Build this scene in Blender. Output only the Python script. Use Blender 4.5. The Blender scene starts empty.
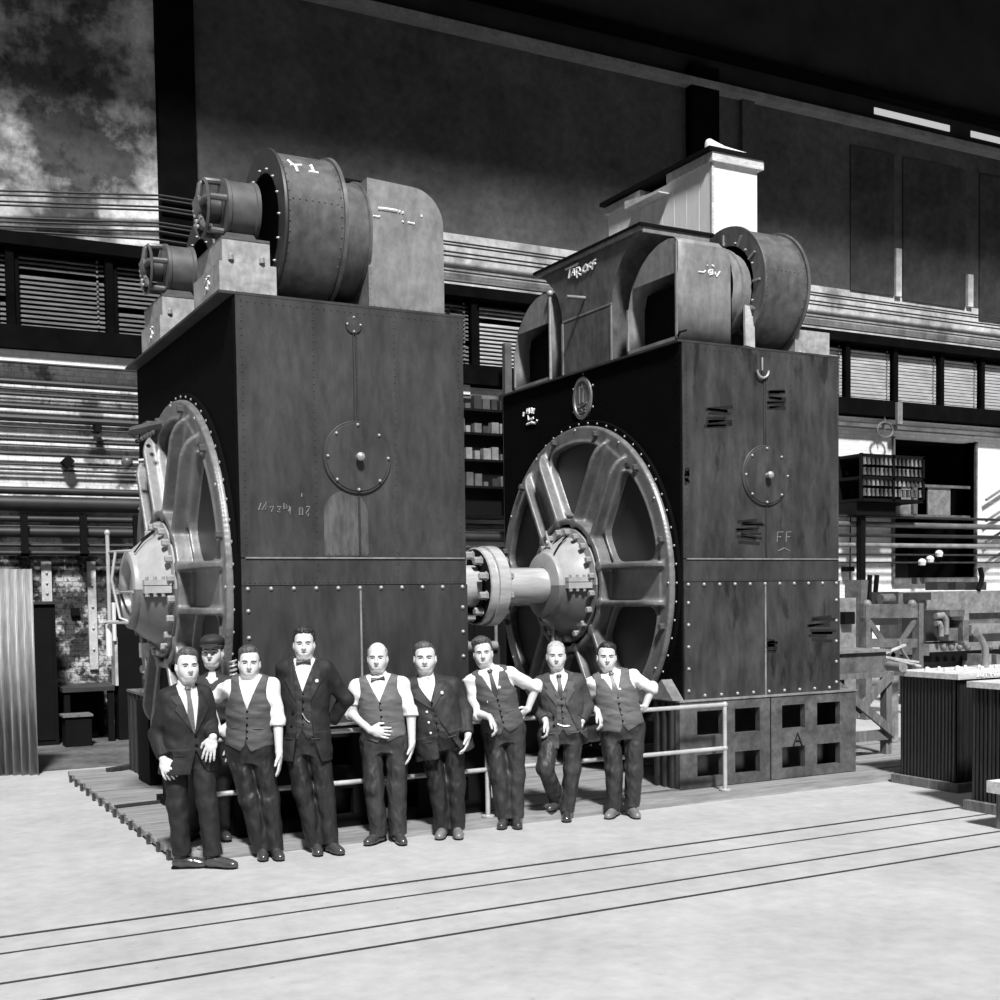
import bpy, math, random
import numpy as np
from mathutils import Vector, Matrix
random.seed(7); RNG = np.random.RandomState(5)
SC = bpy.context.scene
COL = SC.collection
PI = math.pi
# ------------------------------------------------------------------ camera
CF, CCY, CYAW, CPITCH, CROLL, CH = 1214.12, 652.56, 0.49395, -0.04787, -0.01374, 2.04
def cam_basis():
    cy, sy = math.cos(CYAW), math.sin(CYAW); cp, sp = math.cos(CPITCH), math.sin(CPITCH)
    f = np.array([sy*cp, cy*cp, sp]); r = np.array([cy, -sy, 0.0]); u = np.cross(r, f)
    cr, sr = math.cos(CROLL), math.sin(CROLL)
    return cr*r+sr*u, -sr*r+cr*u, f
CR, CU, CFW = cam_basis()
EYE = np.array([0, 0, CH])
FH = np.array([CFW[0], CFW[1], 0]); FH /= np.linalg.norm(FH)
RH = np.array([FH[1], -FH[0], 0])
def ray(px, py):
    return (px-500)/CF*CR+(CCY-py)/CF*CU+CFW
def onz(px, py, z=0.0):
    d = ray(px, py); return EYE+d*(z-CH)/d[2]
def ony(px, py, Y):
    d = ray(px, py); return EYE+d*Y/d[1]
def onx(px, py, X):
    d = ray(px, py); return EYE+d*X/d[0]
cd = bpy.data.cameras.new('camera'); cam = bpy.data.objects.new('camera', cd); COL.objects.link(cam)
cd.sensor_width = 36; cd.lens = CF*36/1000; cd.shift_y = (CCY-500)/1000; cd.clip_end = 200
cam.matrix_world = Matrix(((CR[0], CU[0], -CFW[0], 0), (CR[1], CU[1], -CFW[1], 0), (CR[2], CU[2], -CFW[2], CH), (0, 0, 0, 1)))
SC.camera = cam
# ------------------------------------------------------------------ materials
def mat(name, v, rough=.6, metal=0.0, ns=6.0, na=.35, bump=0.0, bs=60.0, st=(1, 1, 1), spec=.5, na2=0.0, ns2=30.0, soot=None, bd=.02):
    m = bpy.data.materials.new(name); m.use_nodes = True
    nt = m.node_tree; N = nt.nodes; L = nt.links; b = N['Principled BSDF']
    b.inputs['Roughness'].default_value = rough; b.inputs['Metallic'].default_value = metal
    b.inputs['Specular IOR Level'].default_value = spec
    tc = N.new('ShaderNodeTexCoord'); mp = N.new('ShaderNodeMapping'); mp.inputs['Scale'].default_value = st
    L.new(tc.outputs['Object'], mp.inputs['Vector'])
    def noise(sc, det=6):
        n = N.new('ShaderNodeTexNoise'); n.inputs['Scale'].default_value = sc; n.inputs['Detail'].default_value = det
        n.inputs['Roughness'].default_value = .62
        L.new(mp.outputs['Vector'], n.inputs['Vector']); return n.outputs['Fac']
    def rng(src, a, b_, c, d):
        r = N.new('ShaderNodeMapRange'); r.inputs[1].default_value = a; r.inputs[2].default_value = b_
        r.inputs[3].default_value = c; r.inputs[4].default_value = d; L.new(src, r.inputs[0]); return r.outputs[0]
    def mul(p, q):
        k = N.new('ShaderNodeMath'); k.operation = 'MULTIPLY'; L.new(p, k.inputs[0])
        if isinstance(q, float): k.inputs[1].default_value = q
        else: L.new(q, k.inputs[1])
        return k.outputs[0]
    f = rng(noise(ns), .3, .7, v*(1-na), v*(1+na))
    if na2: f = mul(f, rng(noise(ns2), .3, .7, 1-na2, 1+na2))
    if soot:
        for (s_, lo, hi, dark) in soot: f = mul(f, rng(noise(s_, 8), lo, hi, dark, 1.0))
    m['f'] = 1
    cc = N.new('ShaderNodeCombineColor')
    for i in range(3): L.new(f, cc.inputs[i])
    L.new(cc.outputs[0], b.inputs['Base Color'])
    if bump:
        bn = N.new('ShaderNodeBump'); bn.inputs['Strength'].default_value = bump; bn.inputs['Distance'].default_value = bd
        L.new(noise(bs, 4 if bd < .03 else 1.6), bn.inputs['Height']); L.new(bn.outputs[0], b.inputs['Normal'])
    return m
M = {}
M['panel'] = mat('grey_painted_steel_plate', 0.037, .5, 0, 1.6, .5, .05, 40, (1.6, 1.6, .55), .5, .3, 9)
M['panel2'] = mat('scuffed_steel_plate', 0.037, .5, 0, 2.2, .6, .05, 40, (1.6, 1.6, .5), .5, .35, 8, [(2.6, .36, .42, .35)])
M['panel_low'] = mat('lower_steel_plate', 0.031, .5, 0, 2.2, .5, .05, 40, (1.6, 1.6, .4), .5, .3, 8)
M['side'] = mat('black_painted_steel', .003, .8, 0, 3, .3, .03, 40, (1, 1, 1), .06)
M['black'] = mat('black_iron', .004, .75, 0, 3, .3, 0, 40, (1, 1, 1), .12)
M['dark'] = mat('dark_iron', .03, .5, 0, 5, .4, .04)
M['cast'] = mat('grey_cast_iron', 0.14, .4, 0, 4, .4, .10, 55, (1, 1, 1), .85, .2, 18)
M['bearing'] = mat('light_grey_bearing_paint', 0.35, .4, 0, 4, .2, .06, 45)
M['steel'] = mat('turned_bright_steel', .5, .3, .25, 2, .25, 0, 40, (1, 6, 6))
M['bolt'] = mat('worn_bolt_steel', .38, .4, .3, 12, .3)
M['drum'] = mat('drum_sheet_steel', 0.092, .42, 0, 3, .4, .04, 40, (1, 1, .6), .5, .25, 12)
M['hood'] = mat('hood_sheet_steel', .21, .45, 0, 3, .3, .04, 40, (1, 1, .7), .5, .25, 14)
M['plinth'] = mat('pale_grey_plinth_paint', .33, .5, 0, 4, .3, .04, 40, (1, 1, 1), .5, .25, 15)
M['bearingshade'] = mat('bearing_underside_shade', .13, .35, 0, 4, .3, .06, 45)  # darker copy of the bearing paint, imitates shade on the lower half
M['floordark'] = mat('dark_mottled_floor', .10, .8, 0, 2, .5, .15, 25, (1, 1, 1), .2, .3, 9)
M['motor'] = mat('motor_grey_paint', .095, .4, 0, 5, .35, .04)
M['chalk'] = mat('white_chalk', .85, .9, 0, 60, .15)
M['stain'] = mat('dark_oil_stain', 0.016, .5, 0, 9, .4, 0, 40, (1, 1, 1), .3)
M['faintchalk'] = mat('faint_chalk', .17, .9, 0, 60, .4)
M['blackpaint'] = mat('black_lettering', .01, .8)
M['patch'] = mat('faded_paint_patch', .075, .55, 0, 3, .4, 0, 40, (2, 2, .5), .5, .3, 12)
M['base'] = mat('base_casting_grey', 0.08, .6, 0, 3, .5, .12, 30, (1, 1, 1), .4, .35, 14)
M['rail'] = mat('handrail_pipe', .5, .35, .3, 6, .2)
M['wood'] = mat('weathered_deck_wood', .24, .7, 0, 3, .3, .15, 30, (.4, 6, 6), .3, .25, 9)
M['woodmid'] = mat('grey_timber', 0.14, .7, 0, 4, .4, .15, 30, (4, 4, .6), .3, .3, 12)
M['woodlight'] = mat('pale_timber', .55, .7, 0, 4, .25, .12, 30, (1, 4, 4), .3, .2, 12)
M['wooddark'] = mat('dark_timber', .03, .7, 0, 4, .4, .1, 30, (5, 5, .6), .3, .3, 12)
M['whiteboard'] = mat('white_painted_boards', .83, .6, 0, 3, .07, .03, 30, (3, 3, .4), .3, .05, 10)
M['canvas'] = mat('pale_canvas', .7, .85, 0, 5, .2, .2, 25)
M['floor'] = mat('swept_shop_floor', 0.385, .75, 0, .9, .14, .10, 25, (1, 1, 1), .3, .1, 7, [(1.7, .25, .32, .75), (14, .27, .33, .7)])
M['slot'] = mat('dark_floor_slot', .03, .5, 0, 4, .3)
M['corr'] = mat('galvanised_corrugated_iron', .27, .5, .2, 3, .25, .02, 40, (2, 2, .3), .5, .2, 12)
M['rad'] = mat('black_ribbed_tank', .012, .42, 0, 6, .5, .05, 40, (6, 6, .5), .6, .5, 20)
M['beam'] = mat('blackened_beam', .004, .9, 0, 3, .4, 0, 40, (1, 1, 1), .03)
M['pipe'] = mat('dark_wall_pipe', .022, .5, 0, 3, .4)
M['pipegrey'] = mat('grey_wall_pipe', .12, .5, 0, 3, .4)
M['slat'] = mat('grey_louvre_slat', .13, .6, 0, 2, .5, 0, 40, (.6, 1, 5), .4, .3, 9)
M['slatlit'] = mat('backlit_louvre_slat', .40, .6, 0, 2, .3, 0, 40, (.6, 1, 5), .4, .2, 9)  # paler colour stands in for daylight coming from behind the louvres
M['roof'] = mat('sooty_roof_boards', .035, .8, 0, 1, .3, 0, 40, (1, 1, 1), .1)
M['machine'] = mat('machine_tool_grey', 0.11, .5, 0, 4, .5, .06, 30, (1, 1, 1), .5, .3, 12)
M['machinelight'] = mat('machine_tool_pale_grey', 0.2, .5, 0, 4, .4, .06, 30, (1, 1, 1), .5, .3, 12)
M['glasstube'] = mat('milky_gauge_glass', .7, .2, 0, 4, .1)
M['skin'] = mat('skin', .56, .5, 0, 9, .08, .03, 90, (1, 1, 1), .4)
M['feature'] = mat('eyebrow_hair_and_eye_shade', .03, .6, 0, 9, .1)  # eyebrow hair, and eye slits darkened as if under the brow's shadow
M['lip'] = mat('lip', .06, .5, 0, 9, .1)
M['shirt'] = mat('white_cotton_shirt', .70, .8, 0, 9, .05, 0.5, 9, (1.2, 1.2, .8), .45, .2, 150, None, 0.04)
M['suit'] = mat('black_wool_suit', .010, .75, 0, 9, .25, 0.9, 6, (1.2, 1.2, .9), .45, .2, 150, None, 0.05)
M['suitgrey'] = mat('charcoal_wool_suit', .019, .7, 0, 9, .25, 0.9, 6, (1.2, 1.2, .9), .45, .2, 150, None, 0.05)
M['suitmid'] = mat('grey_wool_suit', .045, .75, 0, 9, .25, 0.9, 6, (1.2, 1.2, .9), .45, .2, 150, None, 0.05)
M['lapel'] = mat('charcoal_lapel_cloth', .036, .75, 0, 12, .2, .1, 14)
M['lapelmid'] = mat('grey_lapel_cloth', .075, .75, 0, 12, .2, .1, 14)
M['trouser'] = mat('dark_wool_trousers', 0.014, .5, 0, 9, .25, 1.0, 6, (1.5, 1.5, .9), .45, .2, 150, None, 0.06)
M['trousergrey'] = mat('grey_wool_trousers', 0.03, .55, 0, 9, .25, 1.0, 6, (1.5, 1.5, .9), .45, .2, 150, None, 0.06)
M['vest'] = mat('grey_wool_waistcoat', .065, .7, 0, 9, .25, 0.8, 6, (.8, .8, 1.7), .45, .2, 150, None, 0.04)
M['vestlight'] = mat('pale_grey_waistcoat', .105, .7, 0, 9, .25, 0.8, 6, (.8, .8, 1.7), .45, .2, 150, None, 0.04)
M['vestdark'] = mat('black_waistcoat', .02, .65, 0, 9, .25, 0.8, 6, (.8, .8, 1.7), .45, .2, 150, None, 0.04)
M['workshirt'] = mat('dark_work_shirt', .022, .75, 0, 9, .25, 0.8, 8, (1, 1, 1), .45, .2, 150, None, 0.04)
M['leather'] = mat('polished_black_leather', .045, .18, 0, 10, .4, .1, 25, (1, 1, 1), .8)
M['leathertan'] = mat('worn_tan_leather', .16, .35, 0, 10, .4, .1, 25, (1, 1, 1), .6)
M['hairdark'] = mat('dark_hair', .018, .4, 0, 40, .4, .5, 60, (1, 1, 1), .6)
M['hairbrown'] = mat('brown_hair', .07, .4, 0, 40, .5, .5, 60, (1, 1, 1), .6)
M['hairgrey'] = mat('grey_hair', .42, .5, 0, 40, .3, .5, 60, (1, 1, 1), .4)
M['hairfair'] = mat('fair_thin_hair', .3, .5, 0, 40, .3, .5, 60, (1, 1, 1), .4)
M['tie'] = mat('dark_patterned_tie', .03, .5, 0, 60, .7)
M['tiegrey'] = mat('grey_silk_tie', .12, .4, 0, 60, .3)
M['silver'] = mat('silver_metal', .7, .3, .6, 10, .1)
M['capcloth'] = mat('dark_cap_cloth', .02, .7, 0, 10, .3, .3, 20)
def wall_material(name, v, brick, soot, na=.2, ns=1.2, na2=.2):
    m = mat(name, v, .85, 0, ns, na, .12, 30, (1, 1, 1), .2, na2, 6, soot)
    if brick:
        nt = m.node_tree; N = nt.nodes; L = nt.links; b = N['Principled BSDF']
        tc = N.new('ShaderNodeTexCoord'); sp = N.new('ShaderNodeSeparateXYZ'); cb = N.new('ShaderNodeCombineXYZ')
        L.new(tc.outputs['Object'], sp.inputs[0]); L.new(sp.outputs[0], cb.inputs[0]); L.new(sp.outputs[2], cb.inputs[1])
        br = N.new('ShaderNodeTexBrick'); L.new(cb.outputs[0], br.inputs['Vector'])
        br.inputs['Scale'].default_value = 1.0; br.inputs['Brick Width'].default_value = .24; br.inputs['Row Height'].default_value = .08
        br.inputs['Mortar Size'].default_value = .008
        br.inputs['Color1'].default_value = (1, 1, 1, 1); br.inputs['Color2'].default_value = (.84, .84, .84, 1); br.inputs['Mortar'].default_value = (brick, brick, brick, 1)
        mx = N.new('ShaderNodeMix'); mx.data_type = 'RGBA'; mx.blend_type = 'MULTIPLY'; mx.inputs[0].default_value = 1
        src = b.inputs['Base Color'].links[0].from_socket
        L.new(src, mx.inputs[6]); L.new(br.outputs['Color'], mx.inputs[7]); L.new(mx.outputs[2], b.inputs['Base Color'])
    return m
M['wallwhite'] = wall_material('whitewashed_brick', .84, .75, [(1.1, .25, .33, .75)], .12, .8, .08)
M['wallold'] = wall_material('stained_whitewashed_brick', .8, .7, [(1.6, .40, .46, .3), (9, .32, .40, .35)], .2, 1.5, .2)
M['wallpeel'] = wall_material('peeling_painted_brick', .5, .5, [(3.2, .48, .56, .12), (11, .42, .5, .25)], .4, 2, .3)
M['plaster'] = wall_material('sooty_plaster', .10, 0, [(.35, .30, .7, .55), (2.2, .3, .5, .75)], .25, .9, .25)
M['plasterpale'] = wall_material('pale_stained_plaster', 0.66, 0, [(.5, .40, .54, .12), (3.5, .36, .46, .55)], .35, 1.3, .3)
M['plasterlow'] = wall_material('lit_edge_plaster', .5, 0, [(1.2, .34, .48, .5)], .25, 1.5, .2)
def mesh_screen_mat():
    m = bpy.data.materials.new('woven_wire_screen'); m.use_nodes = True
    nt = m.node_tree; N = nt.nodes; L = nt.links; b = N['Principled BSDF']
    b.inputs['Roughness'].default_value = .5
    tc = N.new('ShaderNodeTexCoord'); outs = []
    for ax in ((0, 1, 1), (0, 1, -1)):
        v = N.new('ShaderNodeVectorMath'); v.operation = 'DOT_PRODUCT'; v.inputs[1].default_value = ax; L.new(tc.outputs['Object'], v.inputs[0])
        s = N.new('ShaderNodeMath'); s.operation = 'MULTIPLY'; s.inputs[1].default_value = 150; L.new(v.outputs['Value'], s.inputs[0])
        q = N.new('ShaderNodeMath'); q.operation = 'SINE'; L.new(s.outputs[0], q.inputs[0]); outs.append(q.outputs[0])
    mx = N.new('ShaderNodeMath'); mx.operation = 'MAXIMUM'; L.new(outs[0], mx.inputs[0]); L.new(outs[1], mx.inputs[1])
    r = N.new('ShaderNodeMapRange'); r.inputs[1].default_value = .2; r.inputs[2].default_value = .9; r.inputs[3].default_value = .008; r.inputs[4].default_value = .05
    L.new(mx.outputs[0], r.inputs[0]); cc = N.new('ShaderNodeCombineColor')
    for i in range(3): L.new(r.outputs[0], cc.inputs[i])
    L.new(cc.outputs[0], b.inputs['Base Color'])
    return m
M['screen'] = mesh_screen_mat()
# ------------------------------------------------------------------ object helpers
ORG = {}
def org(o): return ORG[o.name] if o is not None else np.zeros(3)
def link(o, parent=None):
    COL.objects.link(o)
    if parent is not None: o.parent = parent
    return o
def thing(name, label, cat, loc=(0, 0, 0), group=None):
    o = bpy.data.objects.new(name, None); o.empty_display_size = .1; link(o); o.location = loc; ORG[o.name] = np.array(loc, float)
    return tag(o, label, cat, group)
def tag(o, label, cat, group=None):
    o['label'] = label; o['category'] = cat
    if group: o['group'] = group
    return o
def struct(o): o['kind'] = 'structure'; return o
def mesh_obj(name, V, F, m, parent=None, smooth=True, ang=40, origin=None):
    V = np.asarray(V, float)
    o0 = org(parent)
    if parent is None:
        if origin is None:
            origin = np.array([V[:, 0].mean(), V[:, 1].mean(), V[:, 2].min()])
        base = np.asarray(origin, float)
    else: base = o0
    me = bpy.data.meshes.new(name); me.from_pydata([tuple(v) for v in (V-base)], [], F)
    me.update()
    if smooth:
        me.polygons.foreach_set('use_smooth', [True]*len(me.polygons)); me.set_sharp_from_angle(angle=math.radians(ang))
    me.materials.append(m)
    o = bpy.data.objects.new(name, me); link(o, parent)
    if parent is None: o.location = base
    ORG[o.name] = base
    return o
def frame(d):
    d = np.asarray(d, float); d = d/np.linalg.norm(d)
    a = np.array([0, 0, 1.0]) if abs(d[2]) < .9 else np.array([1.0, 0, 0])
    u = np.cross(d, a); u /= np.linalg.norm(u); return d, u, np.cross(d, u)
class MB:
    def __init__(s): s.V = []; s.F = []
    def add(s, V, F):
        n = len(s.V); s.V += [tuple(map(float, v)) for v in V]; s.F += [tuple(i+n for i in f) for f in F]; return s
    def box(s, x0, x1, y0, y1, z0, z1):
        return s.add([(x0, y0, z0), (x1, y0, z0), (x1, y1, z0), (x0, y1, z0), (x0, y0, z1), (x1, y0, z1), (x1, y1, z1), (x0, y1, z1)],
                     [(0, 3, 2, 1), (4, 5, 6, 7), (0, 1, 5, 4), (1, 2, 6, 5), (2, 3, 7, 6), (3, 0, 4, 7)])
    def bar(s, p, q, w, h, up=(0, 0, 1)):
        p = np.array(p, float); q = np.array(q, float); d = (q-p)/np.linalg.norm(q-p); a = np.array(up, float)
        if abs(d@a) > .95: a = np.array([1.0, 0, 0])
        r = np.cross(d, a); r /= np.linalg.norm(r); u = np.cross(r, d); V = []
        for c in (p, q):
            for (i, j) in ((-1, -1), (1, -1), (1, 1), (-1, 1)): V.append(c+r*i*w/2+u*j*h/2)
        return s.add(V, [(0, 1, 2, 3), (7, 6, 5, 4), (0, 4, 5, 1), (1, 5, 6, 2), (2, 6, 7, 3), (3, 7, 4, 0)])
    def tube(s, pts, r, n=10, caps=True):
        pts = [np.array(p, float) for p in pts]; rs = r if hasattr(r, '__len__') else [r]*len(pts)
        V = []; F = []; T = []
        for i in range(len(pts)):
            a = pts[max(i-1, 0)]; b = pts[min(i+1, len(pts)-1)]; T.append((b-a)/max(np.linalg.norm(b-a), 1e-9))
        _, u, v = frame(T[0])
        for i, p in enumerate(pts):
            u = u-T[i]*(u@T[i]); u /= np.linalg.norm(u); v = np.cross(T[i], u)
            for k in range(n):
                a = 2*PI*k/n; V.append(p+(u*math.cos(a)+v*math.sin(a))*rs[i])
        for i in range(len(pts)-1):
            for k in range(n): F.append((i*n+k, i*n+(k+1) % n, (i+1)*n+(k+1) % n, (i+1)*n+k))
        if caps: F.append(tuple(range(n))[::-1]); F.append(tuple((len(pts)-1)*n+k for k in range(n)))
        return s.add(V, F)
    def lathe(s, prof, o, d, n=32, a0=0, a1=2*PI):
        d, u, v = frame(d); o = np.array(o, float); full = abs(a1-a0-2*PI) < 1e-6; m = n if full else n+1
        V = []; F = []
        for (a, r) in prof:
            for k in range(m):
                t = a0+(a1-a0)*k/n; V.append(o+d*a+(u*math.cos(t)+v*math.sin(t))*r)
        for i in range(len(prof)-1):
            for k in range(n if full else n):
                k2 = (k+1) % m; F.append((i*m+k, i*m+k2, (i+1)*m+k2, (i+1)*m+k))
        return s.add(V, F)
    def prism(s, poly, mapf, d0, d1):
        n = len(poly); V = [mapf(a, b, d0) for a, b in poly]+[mapf(a, b, d1) for a, b in poly]
        F = [tuple(range(n))[::-1], tuple(range(n, 2*n))]+[(i, (i+1) % n, n+(i+1) % n, n+i) for i in range(n)]
        return s.add(V, F)
    def ball(s, c, r, n=10, m=7, sq=(1, 1, 1)):
        c = np.array(c, float); V = [c+np.array([0, 0, r*sq[2]])]; F = []
        for i in range(1, m):
            t = PI*i/m
            for k in range(n):
                a = 2*PI*k/n; V.append(c+r*np.array([math.sin(t)*math.cos(a)*sq[0], math.sin(t)*math.sin(a)*sq[1], math.cos(t)*sq[2]]))
        V.append(c-np.array([0, 0, r*sq[2]])); L = len(V)-1
        for k in range(n): F.append((0, 1+k, 1+(k+1) % n)); F.append((L, L-n+(k+1) % n, L-n+k))
        for i in range(m-2):
            for k in range(n): a = 1+i*n; F.append((a+k, a+n+k, a+n+(k+1) % n, a+(k+1) % n))
        return s.add(V, F)
    def rivet(s, c, d, r):
        d, u, v = frame(d); c = np.array(c, float); V = []; F = []
        for (h, q) in ((0, 1), (.6, .75)):
            for k in range(6):
                a = PI*k/3; V.append(c+d*h*r+(u*math.cos(a)+v*math.sin(a))*r*q)
        V.append(c+d*r*.85)
        for k in range(6):
            F.append((k, (k+1) % 6, 6+(k+1) % 6, 6+k)); F.append((6+k, 6+(k+1) % 6, 12))
        return s.add(V, F)
    def build(s, name, m, parent=None, smooth=True, ang=40, origin=None):
        return mesh_obj(name, s.V, s.F, M[m] if isinstance(m, str) else m, parent, smooth, ang, origin)
BM = {}
def bolt(parent, pos, d, r=.03, h=.03, m='bolt', name='bolt', dome=False):
    """one bolt object, sharing mesh data among equal bolts"""
    key = (round(r, 4), round(h, 4), m, dome)
    if key not in BM:
        b = MB()
        if dome: b.lathe([(0, r), (h*.5, r*.87), (h*.85, r*.5), (h, .0005)], (0, 0, 0), (0, 0, 1), 8)
        else:
            b.lathe([(0, r*1.25), (h*.15, r*1.25), (h*.15, r), (h*.9, r), (h, r*.85), (h, .0005)], (0, 0, 0), (0, 0, 1), 6)
        me = bpy.data.meshes.new('bolt'); me.from_pydata(b.V, [], b.F); me.update()
        if dome: me.polygons.foreach_set('use_smooth', [True]*len(me.polygons))
        me.materials.append(M[m]); BM[key] = me
    o = bpy.data.objects.new(name, BM[key]); link(o, parent)
    o.location = Vector(np.array(pos, float)-org(parent))
    o.rotation_euler = Vector(d).to_track_quat('Z', 'Y').to_euler()
    return o
def strokes(name, lines, mapf, r, m, parent):
    b = MB()
    for ln in lines: b.tube([mapf(*p) for p in ln], r, 5)
    return b.build(name, m, parent)
def copy_tree(o, delta, parent=None):
    c = o.copy(); COL.objects.link(c); c.parent = parent
    if parent is None: c.location = Vector(o.location)+Vector(delta); 
    for ch in list(o.children): copy_tree(ch, delta, c)
    return c
# ------------------------------------------------------------------ implicit surfaces (rounded castings, bodies, clothes)
def smin(a, b, k):
    if k <= 0: return np.minimum(a, b)
    h = np.maximum(k-np.abs(a-b), 0)/k
    return np.minimum(a, b)-h*h*k*.25
def smax(a, b, k): return -smin(-a, -b, k)
class Field:
    def __init__(s, lo, hi, h):
        s.lo = np.array(lo, float)-2*h; s.h = h; s.n = np.ceil((np.array(hi, float)+2*h-s.lo)/h).astype(int)+1
        s.D = np.full(tuple(s.n), .2, np.float32)
    def sl(s, lo, hi):
        a = np.clip(np.floor((np.array(lo)-s.lo)/s.h).astype(int), 0, s.n-1); b = np.clip(np.ceil((np.array(hi)-s.lo)/s.h).astype(int)+1, a+1, s.n)
        S = tuple(slice(i, j) for i, j in zip(a, b))
        C = [(s.lo[k]+s.h*np.arange(a[k], b[k])).astype(np.float32) for k in range(3)]
        return S, C[0][:, None, None], C[1][None, :, None], C[2][None, None, :]
    def op(s, fn, lo, hi, mode='u', k=0.0, pad=None):
        pad = pad if pad is not None else max(k, 3*s.h)
        S, X, Y, Z = s.sl(np.array(lo)-pad, np.array(hi)+pad)
        d = fn(X, Y, Z)
        if mode == 'u': s.D[S] = smin(s.D[S], d, k)
        elif mode == 's': s.D[S] = smax(s.D[S], -d, k)
        else: s.D[S] = smax(s.D[S], d, k)
        return s
    def full(s, fn, mode='i', k=0.0):
        return s.op(fn, s.lo, s.lo+s.h*s.n, mode, k, 0)
    def cone(s, a, b, ra, rb, k=.02, mode='u'):
        a = np.array(a, float); b = np.array(b, float); ab = b-a; L2 = max(ab@ab, 1e-9); R = max(ra, rb)
        def fn(X, Y, Z):
            x, y, z = X-a[0], Y-a[1], Z-a[2]
            t = np.clip((x*ab[0]+y*ab[1]+z*ab[2])/L2, 0, 1)
            return np.sqrt((x-t*ab[0])**2+(y-t*ab[1])**2+(z-t*ab[2])**2)-(ra+(rb-ra)*t)
        return s.op(fn, np.minimum(a, b)-R, np.maximum(a, b)+R, mode, k)
    def ell(s, c, ax, rad, k=.02, mode='u'):
        c = np.array(c, float); ax = np.array(ax, float); rad = np.array(rad, float); R = rad.max()
        def fn(X, Y, Z):
            x, y, z = X-c[0], Y-c[1], Z-c[2]
            q = [(x*ax[i][0]+y*ax[i][1]+z*ax[i][2]) for i in range(3)]
            k0 = np.sqrt(sum((q[i]/rad[i])**2 for i in range(3))); k1 = np.sqrt(sum((q[i]/rad[i]**2)**2 for i in range(3)))
            return k0*(k0-1)/np.maximum(k1, 1e-6)
        return s.op(fn, c-R, c+R, mode, k)
    def cut(s, p, n, k=0.0):
        """keep the side the normal points away from"""
        p = np.array(p, float); n = np.array(n, float); n = n/np.linalg.norm(n)
        return s.full(lambda X, Y, Z: (X-p[0])*n[0]+(Y-p[1])*n[1]+(Z-p[2])*n[2], 'i', k)
    def mesh(s):
        D = s.D; neg = D < 0
        c = [neg[i:D.shape[0]-1+i, j:D.shape[1]-1+j, k:D.shape[2]-1+k] for i in (0, 1) for j in (0, 1) for k in (0, 1)]
        al = c[0].copy(); an = c[0].copy()
        for q in c[1:]: al &= q; an |= q
        act = an & ~al
        I = np.argwhere(act)
        if len(I) == 0: return np.zeros((0, 3)), []
        idx = np.full(act.shape, -1, np.int64); idx[tuple(I.T)] = np.arange(len(I))
        offs = np.array([(i, j, k) for i in (0, 1) for j in (0, 1) for k in (0, 1)])
        val = np.stack([D[tuple((I+o).T)] for o in offs], 1)
        P = np.zeros((len(I), 3)); cnt = np.zeros(len(I))
        for a in range(8):
            for b in range(a+1, 8):
                if np.abs(offs[a]-offs[b]).sum() != 1: continue
                va, vb = val[:, a], val[:, b]; m = (va < 0) != (vb < 0)
                t = np.where(m, va/np.where(m, va-vb, 1), 0)
                P += np.where(m[:, None], offs[a]+t[:, None]*(offs[b]-offs[a]), 0); cnt += m
        V = s.lo+s.h*(I+P/cnt[:, None])
        Q = []
        for ax in range(3):
            sl0 = [slice(None)]*3; sl1 = [slice(None)]*3; sl0[ax] = slice(0, -1); sl1[ax] = slice(1, None)
            A = neg[tuple(sl0)]; B = neg[tuple(sl1)]; E = np.argwhere(A != B)
            o1, o2 = [i for i in range(3) if i != ax]
            E = E[(E[:, o1] > 0) & (E[:, o2] > 0) & (E[:, o1] < act.shape[o1]) & (E[:, o2] < act.shape[o2])]
            if not len(E): continue
            def g(d1, d2):
                T = E.copy(); T[:, o1] += d1; T[:, o2] += d2; return idx[tuple(T.T)]
            q = np.stack([g(-1, -1), g(0, -1), g(0, 0), g(-1, 0)], 1)
            flip = A[tuple(E.T)]
            if ax == 1: flip = ~flip
            q[~flip] = q[~flip][:, ::-1]
            Q.append(q)
        return V, np.concatenate(Q)
    def build(s, name, m, parent=None, origin=None):
        V, Q = s.mesh(); base = org(parent) if parent is not None else (np.array(origin, float) if origin is not None else np.array([V[:, 0].mean(), V[:, 1].mean(), V[:, 2].min()]))
        me = bpy.data.meshes.new(name); V = (V-base).astype(np.float32); n = len(Q)
        me.vertices.add(len(V)); me.vertices.foreach_set('co', V.ravel())
        me.loops.add(n*4); me.loops.foreach_set('vertex_index', Q.astype(np.int32).ravel())
        me.polygons.add(n); me.polygons.foreach_set('loop_start', np.arange(0, n*4, 4, dtype=np.int32))
        try: me.polygons.foreach_set('loop_total', np.full(n, 4, np.int32))
        except Exception: pass
        me.update(calc_edges=True); me.validate()
        me.polygons.foreach_set('use_smooth', np.ones(len(me.polygons), bool)); me.update()
        me.materials.append(M[m] if isinstance(m, str) else m)
        o = bpy.data.objects.new(name, me); link(o, parent)
        if parent is None: o.location = base
        ORG[o.name] = base
        return o
# ------------------------------------------------------------------ the setting
YW = 19.0
def rect_wall(b, x0, x1, z0, z1, y=YW, t=.3): b.box(x0, x1, y, y+t, z0, z1)
b = MB(); b.box(-8, 42, -3, YW+.3, -.2, 0); struct(b.build('floor', 'floor', smooth=False, origin=(0, 0, 0)))
for i, (p, q, w) in enumerate((((426, 878.6), (962, 808), .035), ((525, 878), (985, 816), .022), ((687, 878), (1000, 832.6), .026), ((800, 878), (1000, 847), .028)), 1):
    y = (onz(*p)[1]+onz(*q)[1])/2
    b = MB(); b.box(-2, 22, y-w/2, y+w/2, -.02, .004)
    struct(b.build('trim_%d' % i, 'slot', smooth=False))
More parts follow.
